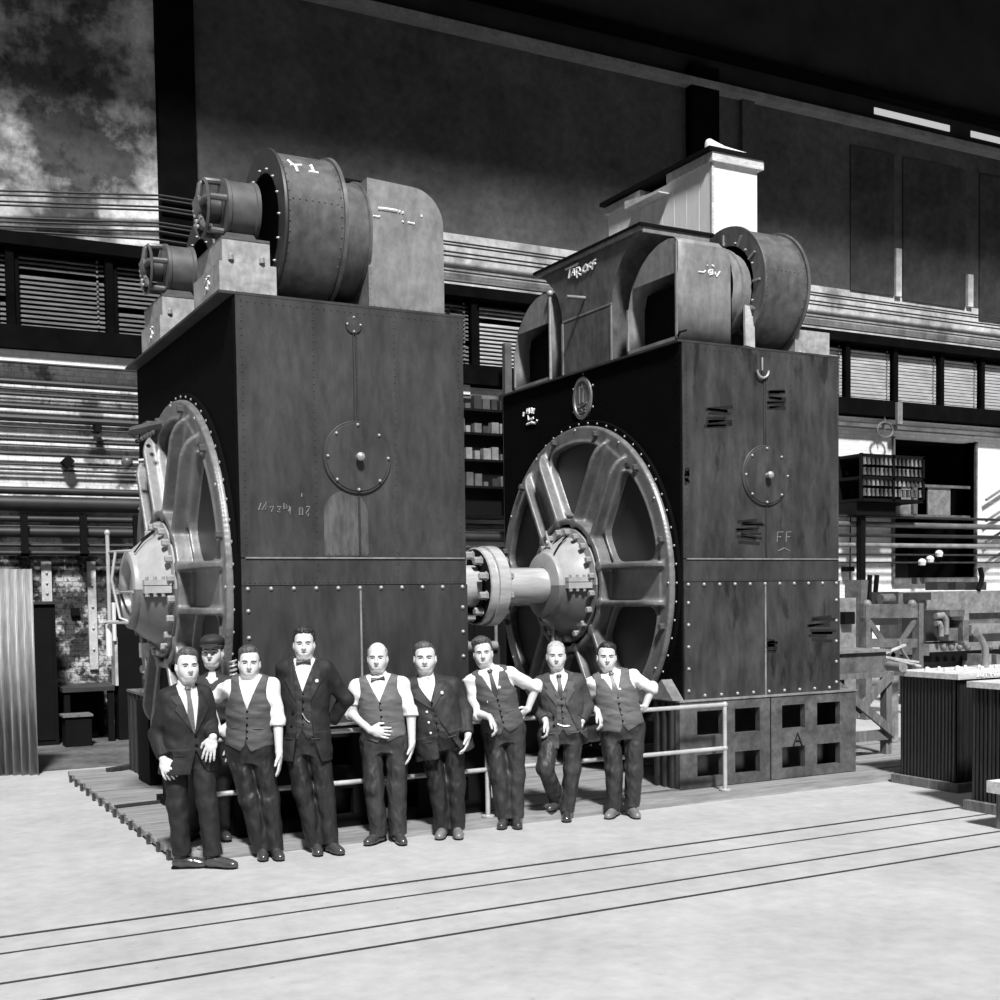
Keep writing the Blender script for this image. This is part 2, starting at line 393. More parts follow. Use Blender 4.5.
# back wall, in storeys
OX0, OX1, OZ0, OZ1 = 19.85, 22.34, 2.28, 5.29
b = MB(); rect_wall(b, 9.2, OX0, 0, 5.64); rect_wall(b, OX1, 42, 0, 5.64); rect_wall(b, OX0, OX1, 0, OZ0); rect_wall(b, OX0, OX1, OZ1, 5.64)
struct(b.build('wall_back', 'wallwhite', smooth=False, origin=(0, 0, 0)))
b = MB(); rect_wall(b, -8, 9.2, 2.7, 5.64); struct(b.build('wall_back', 'wallold', smooth=False, origin=(0, 0, 0)))
b = MB(); rect_wall(b, -8, 9.2, 0, 2.7); struct(b.build('wall_back', 'wallpeel', smooth=False, origin=(0, 0, 0)))
b = MB(); rect_wall(b, -8, 42, 5.64, 7.2, YW+.06, .24); struct(b.build('wall_back', 'beam', smooth=False, origin=(0, 0, 0)))
b = MB(); rect_wall(b, -8, 5.0, 7.2, 12.0); struct(b.build('wall_back', 'plasterpale', smooth=False, origin=(0, 0, 0)))
b = MB(); rect_wall(b, 5.0, 42, 7.2, 8.25, YW); struct(b.build('wall_back', 'plasterlow', smooth=False, origin=(0, 0, 0)))
b = MB(); rect_wall(b, 5.0, 42, 8.25, 11.66, YW); struct(b.build('wall_back', 'plaster', smooth=False, origin=(0, 0, 0)))
b = MB(); rect_wall(b, 5, 42, 11.66, 12.0, YW+.02); rect_wall(b, -8, 42, 12.0, 16.0, YW+.02); struct(b.build('wall_back', 'roof', smooth=False, origin=(0, 0, 0)))
# dark beams, ledges, columns
k = 5
def trim(x0, x1, z0, z1, y0, m, name=None):
    global k
    b = MB(); b.box(x0, x1, y0, YW+.1, z0, z1); struct(b.build('trim_%d' % k, m, smooth=False)); k += 1
trim(-8, 42, 7.13, 7.31, 18.72, 'beam'); trim(-8, 42, 5.65, 5.98, 18.68, 'beam')
trim(-8, 9.6, 5.48, 5.645, 18.78, 'wallwhite'); trim(9.2, 42, 5.5, 5.62, 18.85, 'wallwhite')
trim(9.2, 42, 5.42, 5.5, 18.80, 'pipegrey')
for x0, x1 in ((4.42, 4.98), (14.4, 15.05), (24.6, 25.2)): trim(x0, x1, 7.3, 12.0, 18.80, 'beam')
trim(15.7, 16.0, 7.3, 11.6, 18.9, 'plaster')
trim(5, 42, 11.60, 11.70, 18.7, 'hood'); trim(5, 42, 12.25, 12.4, 18.8, 'beam')
for x, h in ((19.86, 1.0), (22.05, .7)): trim(x, x+.16, 8.25, 8.25+h, 18.93, 'plasterlow')  # pale strips paint in the lit edges of pilasters
M['blind'] = wall_material('sooty_blind_window', .055, 0, [(.6, .3, .7, .6)], .3, 1.2, .25)
# clerestory strips of daylight under the roof
def emit(name, v):
    m = bpy.data.materials.new(name); m.use_nodes = True; N = m.node_tree.nodes; bb = N['Principled BSDF']
    bb.inputs['Base Color'].default_value = (0, 0, 0, 1); bb.inputs['Emission Color'].default_value = (1, 1, 1, 1); bb.inputs['Emission Strength'].default_value = v; return m
M['sky'] = emit('daylight_pane', .55)
for i, (x0, x1) in enumerate(((19.3, 21.53), (22.2, 24.6)), 1):
    b = MB(); b.box(x0, x1, YW+.0, YW+.1, 11.97, 12.10); struct(b.build('window_%d' % i, M['sky'], smooth=False))
# louvred window bays between the two beams
wn = 3
EDG = [-1.6, -.35, .98, 2.28, 3.66, 5.0, 6.35, 7.7, 8.35, 9.75, 11.1, 12.5, 13.9, 15.3, 16.8, 18.4, 19.76, 21.14, 22.42, 23.8, 25.2]
for i in range(len(EDG)-1):
    x0, x1 = EDG[i]+.09, EDG[i+1]-.09
    if x1-x0 < .4: continue
    o = MB().box(x0-.07, x0, 18.86, YW+.05, 5.98, 7.13).box(x1, x1+.07, 18.86, YW+.05, 5.98, 7.13).build('window_%d' % wn, 'beam', smooth=False); struct(o)
    right = x0 > 16
    mid = 9 < x0 < 16
    b = MB(); n = 15
    for j in range(n):
        z = 6.04+j*(1.04/n)
        if not right and j in ((11,) if i % 2 else (5,)) : continue
        t = .026 if not right else .050
        b.add([(x0+.0, 18.93, z), (x1, 18.93, z), (x1, 19.03, z+.055), (x0, 19.03, z+.055), (x0, 18.93, z-t), (x1, 18.93, z-t), (x1, 19.03, z+.055-t), (x0, 19.03, z+.055-t)],
              [(0, 1, 2, 3), (7, 6, 5, 4), (0, 4, 5, 1), (1, 5, 6, 2), (2, 6, 7, 3), (3, 7, 4, 0)])
    b.build('louvre', 'slatlit' if right or mid else 'slat', o, smooth=False)
    b = MB()
    for j in range(14): b.ball((x1-.1, 18.9, 6.1+j*.073), .02, 6, 4)
    for j in range(int((x1-x0)/.09)): b.ball((x0+.06+j*.09, 18.92, 6.0+.01*(j % 2)), .018, 6, 4)
    b.build('latch', 'hood', o); wn += 1
    xm = EDG[i+1]
    trim(xm-.09, xm+.02, 5.95, 7.15, 18.80, 'beam')
# opening to the dark bay behind the right part of the wall
o = MB().box(OX0-.05, OX0, 18.94, YW+.3, OZ0, OZ1).box(OX1, OX1+.05, 18.94, YW+.3, OZ0, OZ1).box(OX0-.05, OX1+.05, 18.92, YW+.3, OZ0-.14, OZ0).build('window_%d' % wn, 'machine', smooth=False); struct(o)
MB().box(OX0-.2, OX1+.2, 21.0, 21.1, 0, 6).box(OX0-.2, OX0-.1, YW+.3, 21, 0, 6).box(OX1+.1, OX1+.2, YW+.3, 21, 0, 6).box(OX0-.2, OX1+.2, YW+.3, 21, OZ1, OZ1+.1).box(OX0-.2, OX1+.2, YW+.3, 21, OZ0-.1, OZ0).build('dark_reveal', 'black', o, smooth=False)
MB().box(OX0, OX1, 19.1, 19.18, 3.60, 3.66).box(OX0+.7, OX0+.82, 19.08, 19.16, 3.66, 4.28).box(OX0, OX1, 19.1, 19.18, 4.26, 4.32).build('transom', 'machine', o, smooth=False)
MB().box(OX0+.1, OX0+.68, 19.14, 19.17, 3.66, 4.26).box(OX0+1.2, OX0+1.9, 19.14, 19.17, 3.66, 4.26).build('dusty_pane', 'machinelight', o, smooth=False)
wn += 1
# blind windows high on the right of the wall
for x0, x1, z0, z1 in ((18.6, 19.84, 8.25, 11.2), (20.1, 22.0, 8.2, 11.2), (22.45, 24.3, 8.0, 11.2)):
    o = MB().box(x0, x1, 18.97, YW+.05, z0, z1).build('window_%d' % wn, 'blind', smooth=False); struct(o); wn += 1
# roof slab added over the back of the hall to shade the upper wall
struct(MB().box(-10, 44, 13.75, 19.3, 15.6, 15.8).build('shade_ceiling', 'roof', smooth=False))
struct(MB().box(-8, 6.5, 15.3, 18.99, 0, .004).box(-8, 2.0, 15.2, 15.3, 0, .003).build('floor', 'floordark', smooth=False))  # darker, mottled strip of floor near the back wall at left
# timber deck under the machines
b = MB(); y = 9.364; DX0, DX1 = 2.173, 12.3; i = 0
while y < 14.6:
    w = .175; z = .077 if i else .079
    b.box(DX0+(.02 if i % 2 else 0), DX1, y, y+w-.014, 0.03, z-(.006 if i % 3 == 1 else 0)); y += w; i += 1
b.box(DX0+.03, DX1-.03, 9.42, 14.55, .0, .05)
struct(b.build('platform', 'wood', smooth=False, origin=(DX0, 9.364, 0)))
for i in range(14):
    yy = 9.5+i*.36
    b = MB(); b.box(DX0-.025, DX0, yy, yy+.06, 0.002, .075); struct(b.build('trim_%d' % k, 'dark', smooth=False)); k += 1
b = MB(); b.box(DX0, DX1, 9.335, 9.364, 0, .085); struct(b.build('trim_%d' % k, 'wood', smooth=False)); k += 1
# ------------------------------------------------------------------ conduits and pipes on the wall
ORD = ['topmost', 'second', 'third', 'fourth', 'fifth', 'sixth', 'seventh', 'eighth', 'ninth', 'tenth', 'eleventh', 'twelfth', 'thirteenth', 'fourteenth', 'fifteenth', 'sixteenth', 'seventeenth', 'eighteenth', 'nineteenth', 'twentieth', 'lowest']
up = [(190.7, 195.5, 241), (195, 199.5, 244), (201.2, 207, 251), (205, 210.5, 255), (217.5, 223, 266), (221.5, 226.7, 270), (226, 231.7, 280), (230.5, 240, 284)]
for i, (a, m_, c) in enumerate(up):
    p = [ony(0, a, 18.76), ony(161, m_, 18.76), ony(445, c, 18.76)]
    z = p[2][2]; p0 = p[0]+(p[0]-p[1])*.6
    pts = [p0]+p+[np.array([26.0, 18.76, z])]
    b = MB(); b.tube(pts, .016, 6)
    tag(b.build('conduit', 'pipe'), '%s of the thin dark conduits strung along the plaster above the louvred windows' % (ORD[i] if i < 7 else 'lowest'), 'conduit', 'conduits above the louvred windows')
low = [(360.6, .03), (380.5, .05), (388, .016), (393, .03), (405, .045), (417, .06), (426, .018), (438.5, .035), (444, .014), (453, .03), (463.5, .018), (468.5, .022)]
for i, (y, r) in enumerate(low):
    z = ony(0, y, 18.9)[2]; b = MB(); b.tube([(-4, 18.9, z), (9.0, 18.9, z)], r*.85, 8)
    tag(b.build('wall_pipe', 'pipe'), '%s of the dark pipes running along the stained white wall on the left' % (ORD[i] if i < 11 else 'lowest'), 'pipe', 'pipes on the upper left brick wall')
for i, (y, r, nm) in enumerate(((490, .055, 'dark pipe below the bare stretch of the left wall'), (503, .11, 'thick black main pipe along the left wall'))):
    z = ony(0, y, 18.8)[2]; b = MB(); b.tube([(-4, 18.78, z), (13.2, 18.78, z)], r, 12)
    tag(b.build('steam_pipe', 'pipe'), nm, 'pipe')
rk = []
for i, (y, r) in enumerate(((518.5, .05), (526, .02), (532, .085), (545, .03), (553, .04))):
    z = ony(0, y, 18.8)[2]; b = MB(); b.tube([(-4, 18.78, z), (13.2, 18.78, z)], r*.9, 10)
    tag(b.build('racked_pipe', 'pipe'), '%s of the black pipes held by the upright brackets on the left wall' % (ORD[i] if i < 4 else 'lowest'), 'pipe', 'pipes in the wall brackets')
for i, px in enumerate((24, 83, 136)):
    p = ony(px, 535, 18.66); b = MB(); b.box(p[0]-.05, p[0]+.05, 18.58, 18.64, 2.68, 3.28).box(p[0]-.05, p[0]+.05, 18.58, 19, 2.66, 2.72)
    tag(b.build('pipe_bracket', 'black', smooth=False), ('black upright pipe bracket on the wall by the left picture edge', 'black upright pipe bracket on the wall midway between two others', 'black upright pipe bracket on the wall just left of the big machine')[i], 'bracket', 'pipe brackets on the left wall')
for i, (px, w) in enumerate(((47, .07), (92, .06))):
    p = ony(px, 600, 18.97); b = MB(); b.box(p[0]-w, p[0]+w, 18.94, 18.99, 1.0 if i else 1.9, 2.62)
    for j in range(4): b.ball((p[0], 18.93, 1.3+j*.32 if i else 2.0+j*.15), .02, 6, 4)
    tag(b.build('wall_batten', 'plasterlow', smooth=False), ('pale upright batten on the peeling wall above the dark locker', 'pale bolted batten on the peeling wall behind the bench')[i], 'batten')
b = MB(); p = ony(67, 462, 18.9); b.prism([(-.09, 0), (0, .09), (.09, 0), (0, -.1)], lambda u, v, d: (p[0]+u, d, p[2]+v), 18.75, 18.98)
tag(b.build('junction_box', 'black', smooth=False), 'small black diamond shaped junction box on the left wall pipes', 'box')
b = MB(); p = ony(96.5, 429, 18.9); b.box(p[0]-.045, p[0]+.045, 18.72, 18.98, p[2]-.06, p[2]+.06)
tag(b.build('junction_box', 'black', smooth=False), 'small black square junction box on the left wall pipes', 'box')
b = MB(); p = ony(75, 612, 18.97); b.box(p[0]-.06, p[0]+.06, 18.93, 18.99, p[2]-.05, p[2]+.06)
tag(b.build('wall_socket_box', 'black', smooth=False), 'small dark box fixed on the peeling wall above the bench', 'box')
# right hand pipes
for i, (y, r, m) in enumerate(((516, .03, 'pipe'), (524, .06, 'pipegrey'), (535, .04, 'pipe'), (545, .05, 'hood'), (554.5, .02, 'pipe'), (562.5, .018, 'pipe'))):
    z = ony(840, y, 18.7)[2]; b = MB(); b.tube([(13.6, 18.68, z), (28, 18.68, z)], r, 10)
    tag(b.build('rail_pipe', m), '%s of the horizontal pipes crossing the white wall and dark opening on the right' % (ORD[i] if i < 5 else 'lowest'), 'pipe', 'pipes across the right wall')
p = ony(861, 547, 18.55); b = MB(); b.box(p[0]-.06, p[0]+.06, 18.48, 18.62, 0, 3.62)
tag(b.build('pipe_post', 'black', smooth=False), 'black post carrying the pipes in front of the white wall', 'post')
p0 = ony(851, 475, 18.85); b = MB(); b.tube([ony(862, 470, 18.85), ony(852, 472, 18.85), ony(851, 480, 18.85), ony(850, 568, 18.85), ony(850, 580, 18.85), ony(854, 583, 18.85)], .014, 6)
cw = b.build('drop_cable', 'black'); tag(cw, 'thin cable dropping down the white wall right of the right machine', 'cable')
for px, py in ((849, 474), (849, 569)):
    p = ony(px, py, 18.85); MB().box(p[0]-.09, p[0]+.09, 18.78, 18.98, p[2]-.05, p[2]+.05).build('cable_box', 'black', cw, smooth=False)
t = thing('pulley_ring', 'small ring shackle hanging from the pipe under the right beam', 'shackle', ony(885, 430, 18.7))
p = ony(885, 430, 18.7); b = MB(); b.tube([(p[0]+.22*math.cos(a), 18.7, p[2]+.16*math.sin(a)) for a in np.linspace(0, 2*PI, 18)], .025, 6); b.build('ring', 'pipegrey', t)
MB().bar(ony(884.5, 412, 18.72), ony(884.5, 430, 18.72), .03, .03).build('hanger', 'pipegrey', t, smooth=False)
p = ony(898, 418, 18.66); b = MB(); b.box(p[0]-.07, p[0]+.07, 18.6, 18.67, 5.5, 5.95)
tag(b.build('beam_hanger', 'hood', smooth=False), 'short pale strap hanging from the dark beam on the right', 'strap')
# resistor rack hung on the wall
t = thing('resistor_rack', 'dark open rack of resistor grids hung high on the white wall at right', 'rack', (18.25, 18.3, 3.85))
b = MB()
for z in (3.86, 4.31, 4.76): b.box(18.2, 19.98, 18.25, 18.95, z-.03, z+.03)
for x in (18.2, 19.09, 19.95): b.box(x-.03, x+.03, 18.25, 18.3, 3.84, 4.8)
b.box(18.2, 19.98, 18.9, 18.96, 3.82, 4.8); b.build('frame', 'black', t, smooth=False)
for r in range(4):
    for c in range(14):
        x = 18.31+c*.118+.03*(c > 6); z = 4.02+r*.212
        MB().lathe([(0, .01), (0, .035), (.12, .03), (.15, .045), (.16, .0005)], (x, 18.28, z-.08), (0, .12, 1), 6).build('resistor_grid', ('motor', 'dark', 'drum', 'hood')[(r*5+c*3+c//3) % 4], t)
MB().box(18.2, 19.3, 18.4, 18.95, 3.56, 3.82).build('terminal_box', 'black', t, smooth=False)
# insulator lamps in the dark opening
for i, (px, py) in enumerate(((922, 562), (930, 559), (939, 553.5))):
    p = ony(px, py, 18.62); b = MB(); b.lathe([(0, .02), (.0, .07), (.08, .09), (.13, .06), (.15, .0005)], p-np.array([0, 0, .07]), (0, 0, 1), 12)
    tag(b.build('insulator', 'glasstube'), ('left of the three white porcelain insulators on the lower wall pipe', 'middle of the three white porcelain insulators on the lower wall pipe', 'upper right of the three white porcelain insulators on the wall pipe')[i], 'insulator', 'white insulators in the opening')
# thin grey bars standing in for diagonal shadow lines at far right
for i in range(4):
    p = ony(986, 500+i*21, 18.85); q = ony(1010, 484+i*21, 18.85); b = MB(); b.bar(p, q, .05, .05)
    tag(b.build('wall_shadow_bar', 'hood', smooth=False), '%s of the slanting bars for shadow lines on the white wall at the right edge' % ('topmost', 'second', 'third', 'lowest')[i], 'stay', 'shadow bars at the right edge')
# ------------------------------------------------------------------ the two big generators
YF, YB, ZB, ZT, GW = 9.78, 13.44, 0.95, 4.5, 2.066
AY, AZ, RW = 11.61, 2.13, 1.83
def end_shield_mesh():
    h = .0135
    f = Field((-.31, -RW-.01, -RW-.01), (.02, RW+.01, RW+.01), h)
    def base(X, Y, Z):
        p = -X; r = np.sqrt(Y*Y+Z*Z)+0*X
        th = np.arctan2(Z, -Y)+0*X          # 0 = towards the front edge
        d = np.maximum(r-1.765, p-.055)
        d = smin(d, np.maximum(np.abs(r-1.68)-.075, p-.085), .02)
        s6 = PI/3
        thl = (th+PI/6) % s6-PI/6           # angle from the nearest spoke
        u = r*np.cos(thl); v = np.abs(r*np.sin(thl))
        # windows: between two spokes, rounded
        a2 = ((th) % s6)-PI/6               # angle from window centre
        uu = r*np.cos(a2); vv = np.abs(r*np.sin(a2))
        e = uu*math.sin(PI/6)-vv*math.cos(PI/6)     # distance from the spoke axis
        win = smax(smax(.228-e, r-1.575, .20), .79-r, .14)
        wall = np.maximum(np.abs(win)-.022, p-.10)
        d = smin(d, wall, .03)
        d = smax(d, -np.maximum(win, .012-p), .012)
        # spoke: two ribs and a web
        H = np.where(u < 1.40, .235, .05+.185*np.sqrt(np.clip(1-((u-1.40)/.27)**2, 0, 1)))
        rib = np.maximum(np.maximum(np.abs(v-.195)-.026, np.abs(u-1.15)-.53), p-H)
        web = np.maximum(np.maximum(v-.2, np.abs(u-1.1)-.5), p-.10)
        d = smin(smin(d, web, .02), rib, .035)
        d = smin(d, np.maximum(np.abs(r-.71)-.03, p-.235), .04)
        d = smin(d, np.maximum(r-.68, p-.05), .02)
        return np.maximum(d, -p)
    f.full(base, 'u')
    return f
SHIELD = None
_, _u, _v = frame((-1, 0, 0)); BA0 = 0.0 if abs((_u*math.cos(PI/2)+_v*math.sin(PI/2))[2]) > .9 and (_u*math.cos(PI/2)+_v*math.sin(PI/2))[2] > 0 else (PI if abs((_v)[2]) > .9 else (-PI/2 if _u[2] > 0 else PI/2))
def generator(X0, right, label):
    global SHIELD
    t = thing('generator', label, 'generator', (X0, YF, ZB))
    X1 = X0+GW
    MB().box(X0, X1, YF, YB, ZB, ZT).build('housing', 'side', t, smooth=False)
    MB().box(X0-(.05 if right else .13), X1+.02, YF-.012, YB+.02, ZT, ZT+.022).build('top_plate', 'panel', t, smooth=False)
    yp = YF-.014
    b = MB(); b.box(X0+.004, X1-.004, yp, YF, 2.372, ZT-.004)
    cols = (.66, 1.40) if not right else (.66, 1.40)
    for x in (.05, GW-.05)+cols:
        for j in range(36): b.rivet((X0+x, yp, 2.42+j*.0585), (0, -1, 0), .0075)
    for j in range(34):
        b.rivet((X0+.05+j*.0596, yp, ZT-.05), (0, -1, 0), .0075); b.rivet((X0+.05+j*.0596, yp, 2.40), (0, -1, 0), .0065)
    b.build('upper_plate', 'panel2' if right else 'panel', t, ang=30)
    b = MB(); b.box(X0+.004, X1-.004, yp, YF, 2.142, 2.362)
    for j in range(48): b.rivet((X0+.03+j*.0427, yp, 2.165), (0, -1, 0), .0075)
    for x in cols:
        for j in range(3): b.rivet((X0+x, yp, 2.21+j*.055), (0, -1, 0), .0075)
    b.build('band_plate', 'panel', t, ang=30)
    MB().box(X0+.04, X1-.02, yp-.012, YF, 2.362, 2.374).build('seam_strip', 'hood', t, smooth=False)
    y2 = YF-.026
    b = MB(); b.box(X0+.0, X0+GW/2-.006, y2, YF, ZB+.002, 2.136).box(X0+GW/2+.006, X1, y2, YF, ZB+.002, 2.136)
    for j in range(22): b.rivet((X0+GW/2+.03, y2, 1.0+j*.052), (0, -1, 0), .007)
    b.build('lower_plate', 'panel2' if right else 'panel_low', t, ang=30)
    MB().box(X0+GW/2-.004, X0+GW/2+.012, y2-.006, YF, ZB+.002, 2.13).build('seam_strip', 'hood', t, smooth=False)
    for x in np.linspace(.05, GW-.05, 11): bolt(t, (X0+x, y2, 2.112), (0, -1, 0), .019, .018, dome=True)
    for z in np.linspace(1.05, 1.93, 5):
        for x in (.05, GW-.05): bolt(t, (X0+x, y2, z), (0, -1, 0), .019, .018, dome=True)
    for x in np.linspace(.25, GW-.15, 9 if right else 6): bolt(t, (X0+x, y2, .995), (0, -1, 0), .019, .018, dome=True)
    # inspection cover with its strip seam
    cx, cz = X0+(1.05 if right else 1.035), 3.225
    c = MB().lathe([(0, .312), (.012, .312), (.02, .305), (.02, .29), (.028, .285), (.032, .0005)], (cx, yp, cz), (0, -1, 0), 48).build('inspection_cover', 'panel2' if right else 'panel', t)
    for j in range(8):
        a = PI/2+j*PI/4; bolt(c, (cx+.275*math.cos(a), yp-.028, cz+.275*math.sin(a)), (0, -1, 0), .015, .018, dome=True)
    MB().lathe([(0, .025), (.03, .02), (.04, .036), (.065, .036), (.08, .02), (.083, .0005)], (cx, yp-.03, cz), (0, -1, 0), 14).build('knob', 'bolt', c)
    b = MB(); b.box(cx-.022, cx-.012, yp-.012, yp, 3.54, 4.27).box(cx+.002, cx+.02, yp-.008, yp, 3.54, 4.27)
    for j in range(16): b.rivet((cx+.011, yp-.008, 3.58+j*.044), (0, -1, 0), .006)
    b.build('cover_strip', 'dark' if not right else 'panel', t)
    b = MB(); b.box(cx+.0, cx+.02, yp-.008, yp, 2.38, 2.91)
    for j in range(12): b.rivet((cx+.01, yp-.008, 2.42+j*.042), (0, -1, 0), .006)
    b.build('cover_strip', 'panel', t)
    if not right:
        v = MB().lathe([(0, .075), (.014, .073), (.018, .0005)], (cx-.012, yp, 4.345), (0, -1, 0), 24).build('vent_cap', 'panel', t)
        for a in range(4): bolt(v, (cx-.012+.06*math.cos(a*PI/2), yp-.016, 4.345+.06*math.sin(a*PI/2)), (0, -1, 0), .012, .012, dome=True)
        n = 20; pts = [(-.2, -.35), (.2, -.35)]+[(.2*math.cos(a), .0+.2*math.sin(a)) for a in np.linspace(0, PI, n)]
        MB().prism([(x-.11, z) for x, z in pts], lambda u, w, d: (cx+u, d, 2.74+w), yp-.001, yp).build('faded_patch', 'patch', t, smooth=False)
        def fr(px, py): return ony(px, py, yp-.001)
        L = [[(258.6, 510), (261, 503)], [(262, 510), (266.5, 502), (265.5, 510)], [(269.5, 507.5), (273.5, 506), (271.5, 512)], [(277, 507), (281, 506.5), (279, 510), (280.5, 512.5), (277, 511.5)],
             [(284, 503), (284, 509), (287, 508), (286, 504.5)], [(289, 506), (290.5, 510), (289.5, 515), (288.5, 511), (291, 507)], [(299.5, 508), (299.5, 515), (302.5, 515), (302.5, 508.5), (299.5, 508)],
             [(306, 507), (309.5, 506.5), (308.5, 510), (306, 513), (308, 516.5), (309, 513)], [(302, 493), (301.5, 497)]]
        [strokes('chalk_figure', [l], fr, .006, 'faintchalk', t) for l in L]
    else:
        MB().tube([(cx-.05+.075*math.cos(a), yp-.03, 4.29+.075*math.sin(a)) for a in np.linspace(PI, 2*PI, 10)], .012, 6).tube([(cx-.05, yp-.02, 4.29), (cx-.05, yp-.02, 4.42)], .010, 6).build('lifting_hook', 'bolt', t)
        def fr(px, py): return ony(px, py, yp-.001)
        strokes('chalk_letters', [[(777, 542), (777.5, 532), (783, 532)], [(777.5, 537), (781, 537)], [(786, 542), (786.5, 532), (791, 532)], [(786.5, 537), (790, 537)], [(778, 551), (784, 548), (790, 551)]], fr, .006, 'faintchalk', t)
        for (u, v, w, h_) in ((704, 407, 30, 22), (764, 390, 22, 20), (735, 520, 30, 24), (806, 618, 30, 24), (764, 640, 14, 12), (684, 470, 6, 14)):
            yy = yp-.001 if v < 580 else y2-.001; b = MB(); nst = 9
            for q in range(nst):
                x0_ = u+w*.25*RNG.rand(); x1_ = u+w*(.7+.3*RNG.rand()); y0_ = v+h_*q/nst; a0, a1 = ony(x0_, y0_+RNG.randn(), yy), ony(x1_, y0_+RNG.randn(), yy)
                b.bar(a0, a1, .0012, (.022+.014*RNG.rand()) if w > 10 else .03, (0, 0, 1))
            b.build('dark_stain', 'stain', t, smooth=False)
    # the side with the end shield
    xs = X0-.012
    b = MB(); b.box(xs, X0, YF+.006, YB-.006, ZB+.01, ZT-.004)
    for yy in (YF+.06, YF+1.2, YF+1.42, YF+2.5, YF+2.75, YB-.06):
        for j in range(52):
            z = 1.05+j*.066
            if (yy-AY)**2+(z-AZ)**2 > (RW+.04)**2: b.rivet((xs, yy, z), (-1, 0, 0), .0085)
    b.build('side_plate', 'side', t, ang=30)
    off = np.array([xs, AY, AZ])
    if SHIELD is None:
        f = end_shield_mesh(); V, Q = f.mesh()
        base = org(t); me = bpy.data.meshes.new('end_shield'); me.from_pydata([tuple(v) for v in V], [], [tuple(q) for q in Q.tolist()]); me.update()
        me.polygons.foreach_set('use_smooth', [True]*len(me.polygons)); me.materials.append(M['cast']); SHIELD = me
    es = bpy.data.objects.new('end_shield', SHIELD); link(es, t); es.location = Vector(off-org(t)); ORG[es.name] = off
    MB().lathe([(0, 1.755), (-.03, 1.755), (-.034, 1.82), (-.025, RW), (0, RW)], off, (1, 0, 0), 96).build('rim_ring', 'side', es)
    def wp(a, r, p): return off+np.array([-p, -r*math.cos(a), r*math.sin(a)])
    for j in range(60): bolt(es, wp(2*PI*j/60, 1.795, .03), (-1, 0, 0), .014, .014, dome=True, name='rim_rivet')
    for j in range(12): bolt(es, wp(PI/12+PI*j/6, 1.69, .085), (-1, 0, 0), .036, .05, 'motor', name='rim_bolt')
    for j in range(12): bolt(es, wp(PI*j/6, 1.725, .085), (-1, 0, 0), .016, .014, 'bolt', dome=True, name='rim_bolt')
    for j in range(6):
        a0 = PI/6+j*PI/3; hw = PI/6-.12
        n = 10; pts = [wp(a0-hw+2*hw*i/n, 1.6, .02) for i in range(n+1)]+[wp(a0+hw*.8-1.6*hw*i/4, .76, .02) for i in range(5)]
        V = pts+[p+np.array([.008, 0, 0]) for p in pts]; n2 = len(pts)
        mesh_obj('wire_screen', V, [tuple(range(n2)), tuple(range(n2, 2*n2))[::-1]]+[(i, n2+i, n2+(i+1) % n2, (i+1) % n2) for i in range(n2)], M['screen'], es, smooth=False)
        for i in range(9): bolt(es, wp(a0-hw*.9+1.8*hw*i/8, 1.60, .05), (-1, 0, 0), .010, .03, dome=True, name='screen_stud') if j in (0, 1, 2, 3) else None
    # bearing
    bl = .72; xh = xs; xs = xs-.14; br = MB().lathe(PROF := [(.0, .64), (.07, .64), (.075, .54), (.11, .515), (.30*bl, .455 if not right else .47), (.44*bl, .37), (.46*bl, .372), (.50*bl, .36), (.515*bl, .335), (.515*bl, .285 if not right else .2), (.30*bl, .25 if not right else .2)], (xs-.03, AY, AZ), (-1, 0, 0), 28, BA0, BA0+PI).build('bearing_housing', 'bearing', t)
    MB().lathe(PROF, (xs-.03, AY, AZ), (-1, 0, 0), 28, BA0+PI, BA0+2*PI).build('lower_half', 'bearingshade', br)
    b = MB()
    for s in (-1, 1):
        b.add([(xs-.12, AY+s*.44, AZ+.035), (xs-.46*bl, AY+s*.33, AZ+.035), (xs-.46*bl, AY+s*.46, AZ+.035), (xs-.12, AY+s*.60, AZ+.035), (xs-.12, AY+s*.44, AZ+.085), (xs-.46*bl, AY+s*.33, AZ+.085), (xs-.46*bl, AY+s*.46, AZ+.085), (xs-.12, AY+s*.60, AZ+.085)],
              [(0, 1, 2, 3), (7, 6, 5, 4), (0, 4, 5, 1), (1, 5, 6, 2), (2, 6, 7, 3), (3, 7, 4, 0)])
        b.add([(xs-.12, AY+s*.44, AZ-.035), (xs-.46*bl, AY+s*.33, AZ-.035), (xs-.46*bl, AY+s*.46, AZ-.035), (xs-.12, AY+s*.60, AZ-.035), (xs-.12, AY+s*.44, AZ+.028), (xs-.46*bl, AY+s*.33, AZ+.028), (xs-.46*bl, AY+s*.46, AZ+.028), (xs-.12, AY+s*.60, AZ+.028)],
              [(0, 1, 2, 3), (7, 6, 5, 4), (0, 4, 5, 1), (1, 5, 6, 2), (2, 6, 7, 3), (3, 7, 4, 0)])
    b.build('split_flange', 'bearing', br, smooth=False)
    for x, yo in ((.2, .53), (.29, .495), (.38, .46)):
        bolt(br, (xs-(x*bl+.12*(1-bl)), AY-yo, AZ+.085), (0, 0, 1), .016, .03); bolt(br, (xs-(x*bl+.12*(1-bl)), AY-yo, AZ-.035), (0, 0, -1), .022, .035)
    for j in range(20): bolt(br, wp(PI/20+2*PI*j/20, .595, .23), (-1, 0, 0), .034, .07, 'bolt', name='flange_bolt')
    b = MB(); b.tube([(xs-.36, AY-.2, AZ+.34), (xs-.28, AY-.18, AZ+.44), (xs-.16, AY-.15, AZ+.54), (xs-.15, AY-.05, AZ+.55), (xs-.26, AY-.02, AZ+.46)], .008, 6); b.build('oil_pipe', 'black', br)
    xb = xs; xs = xh
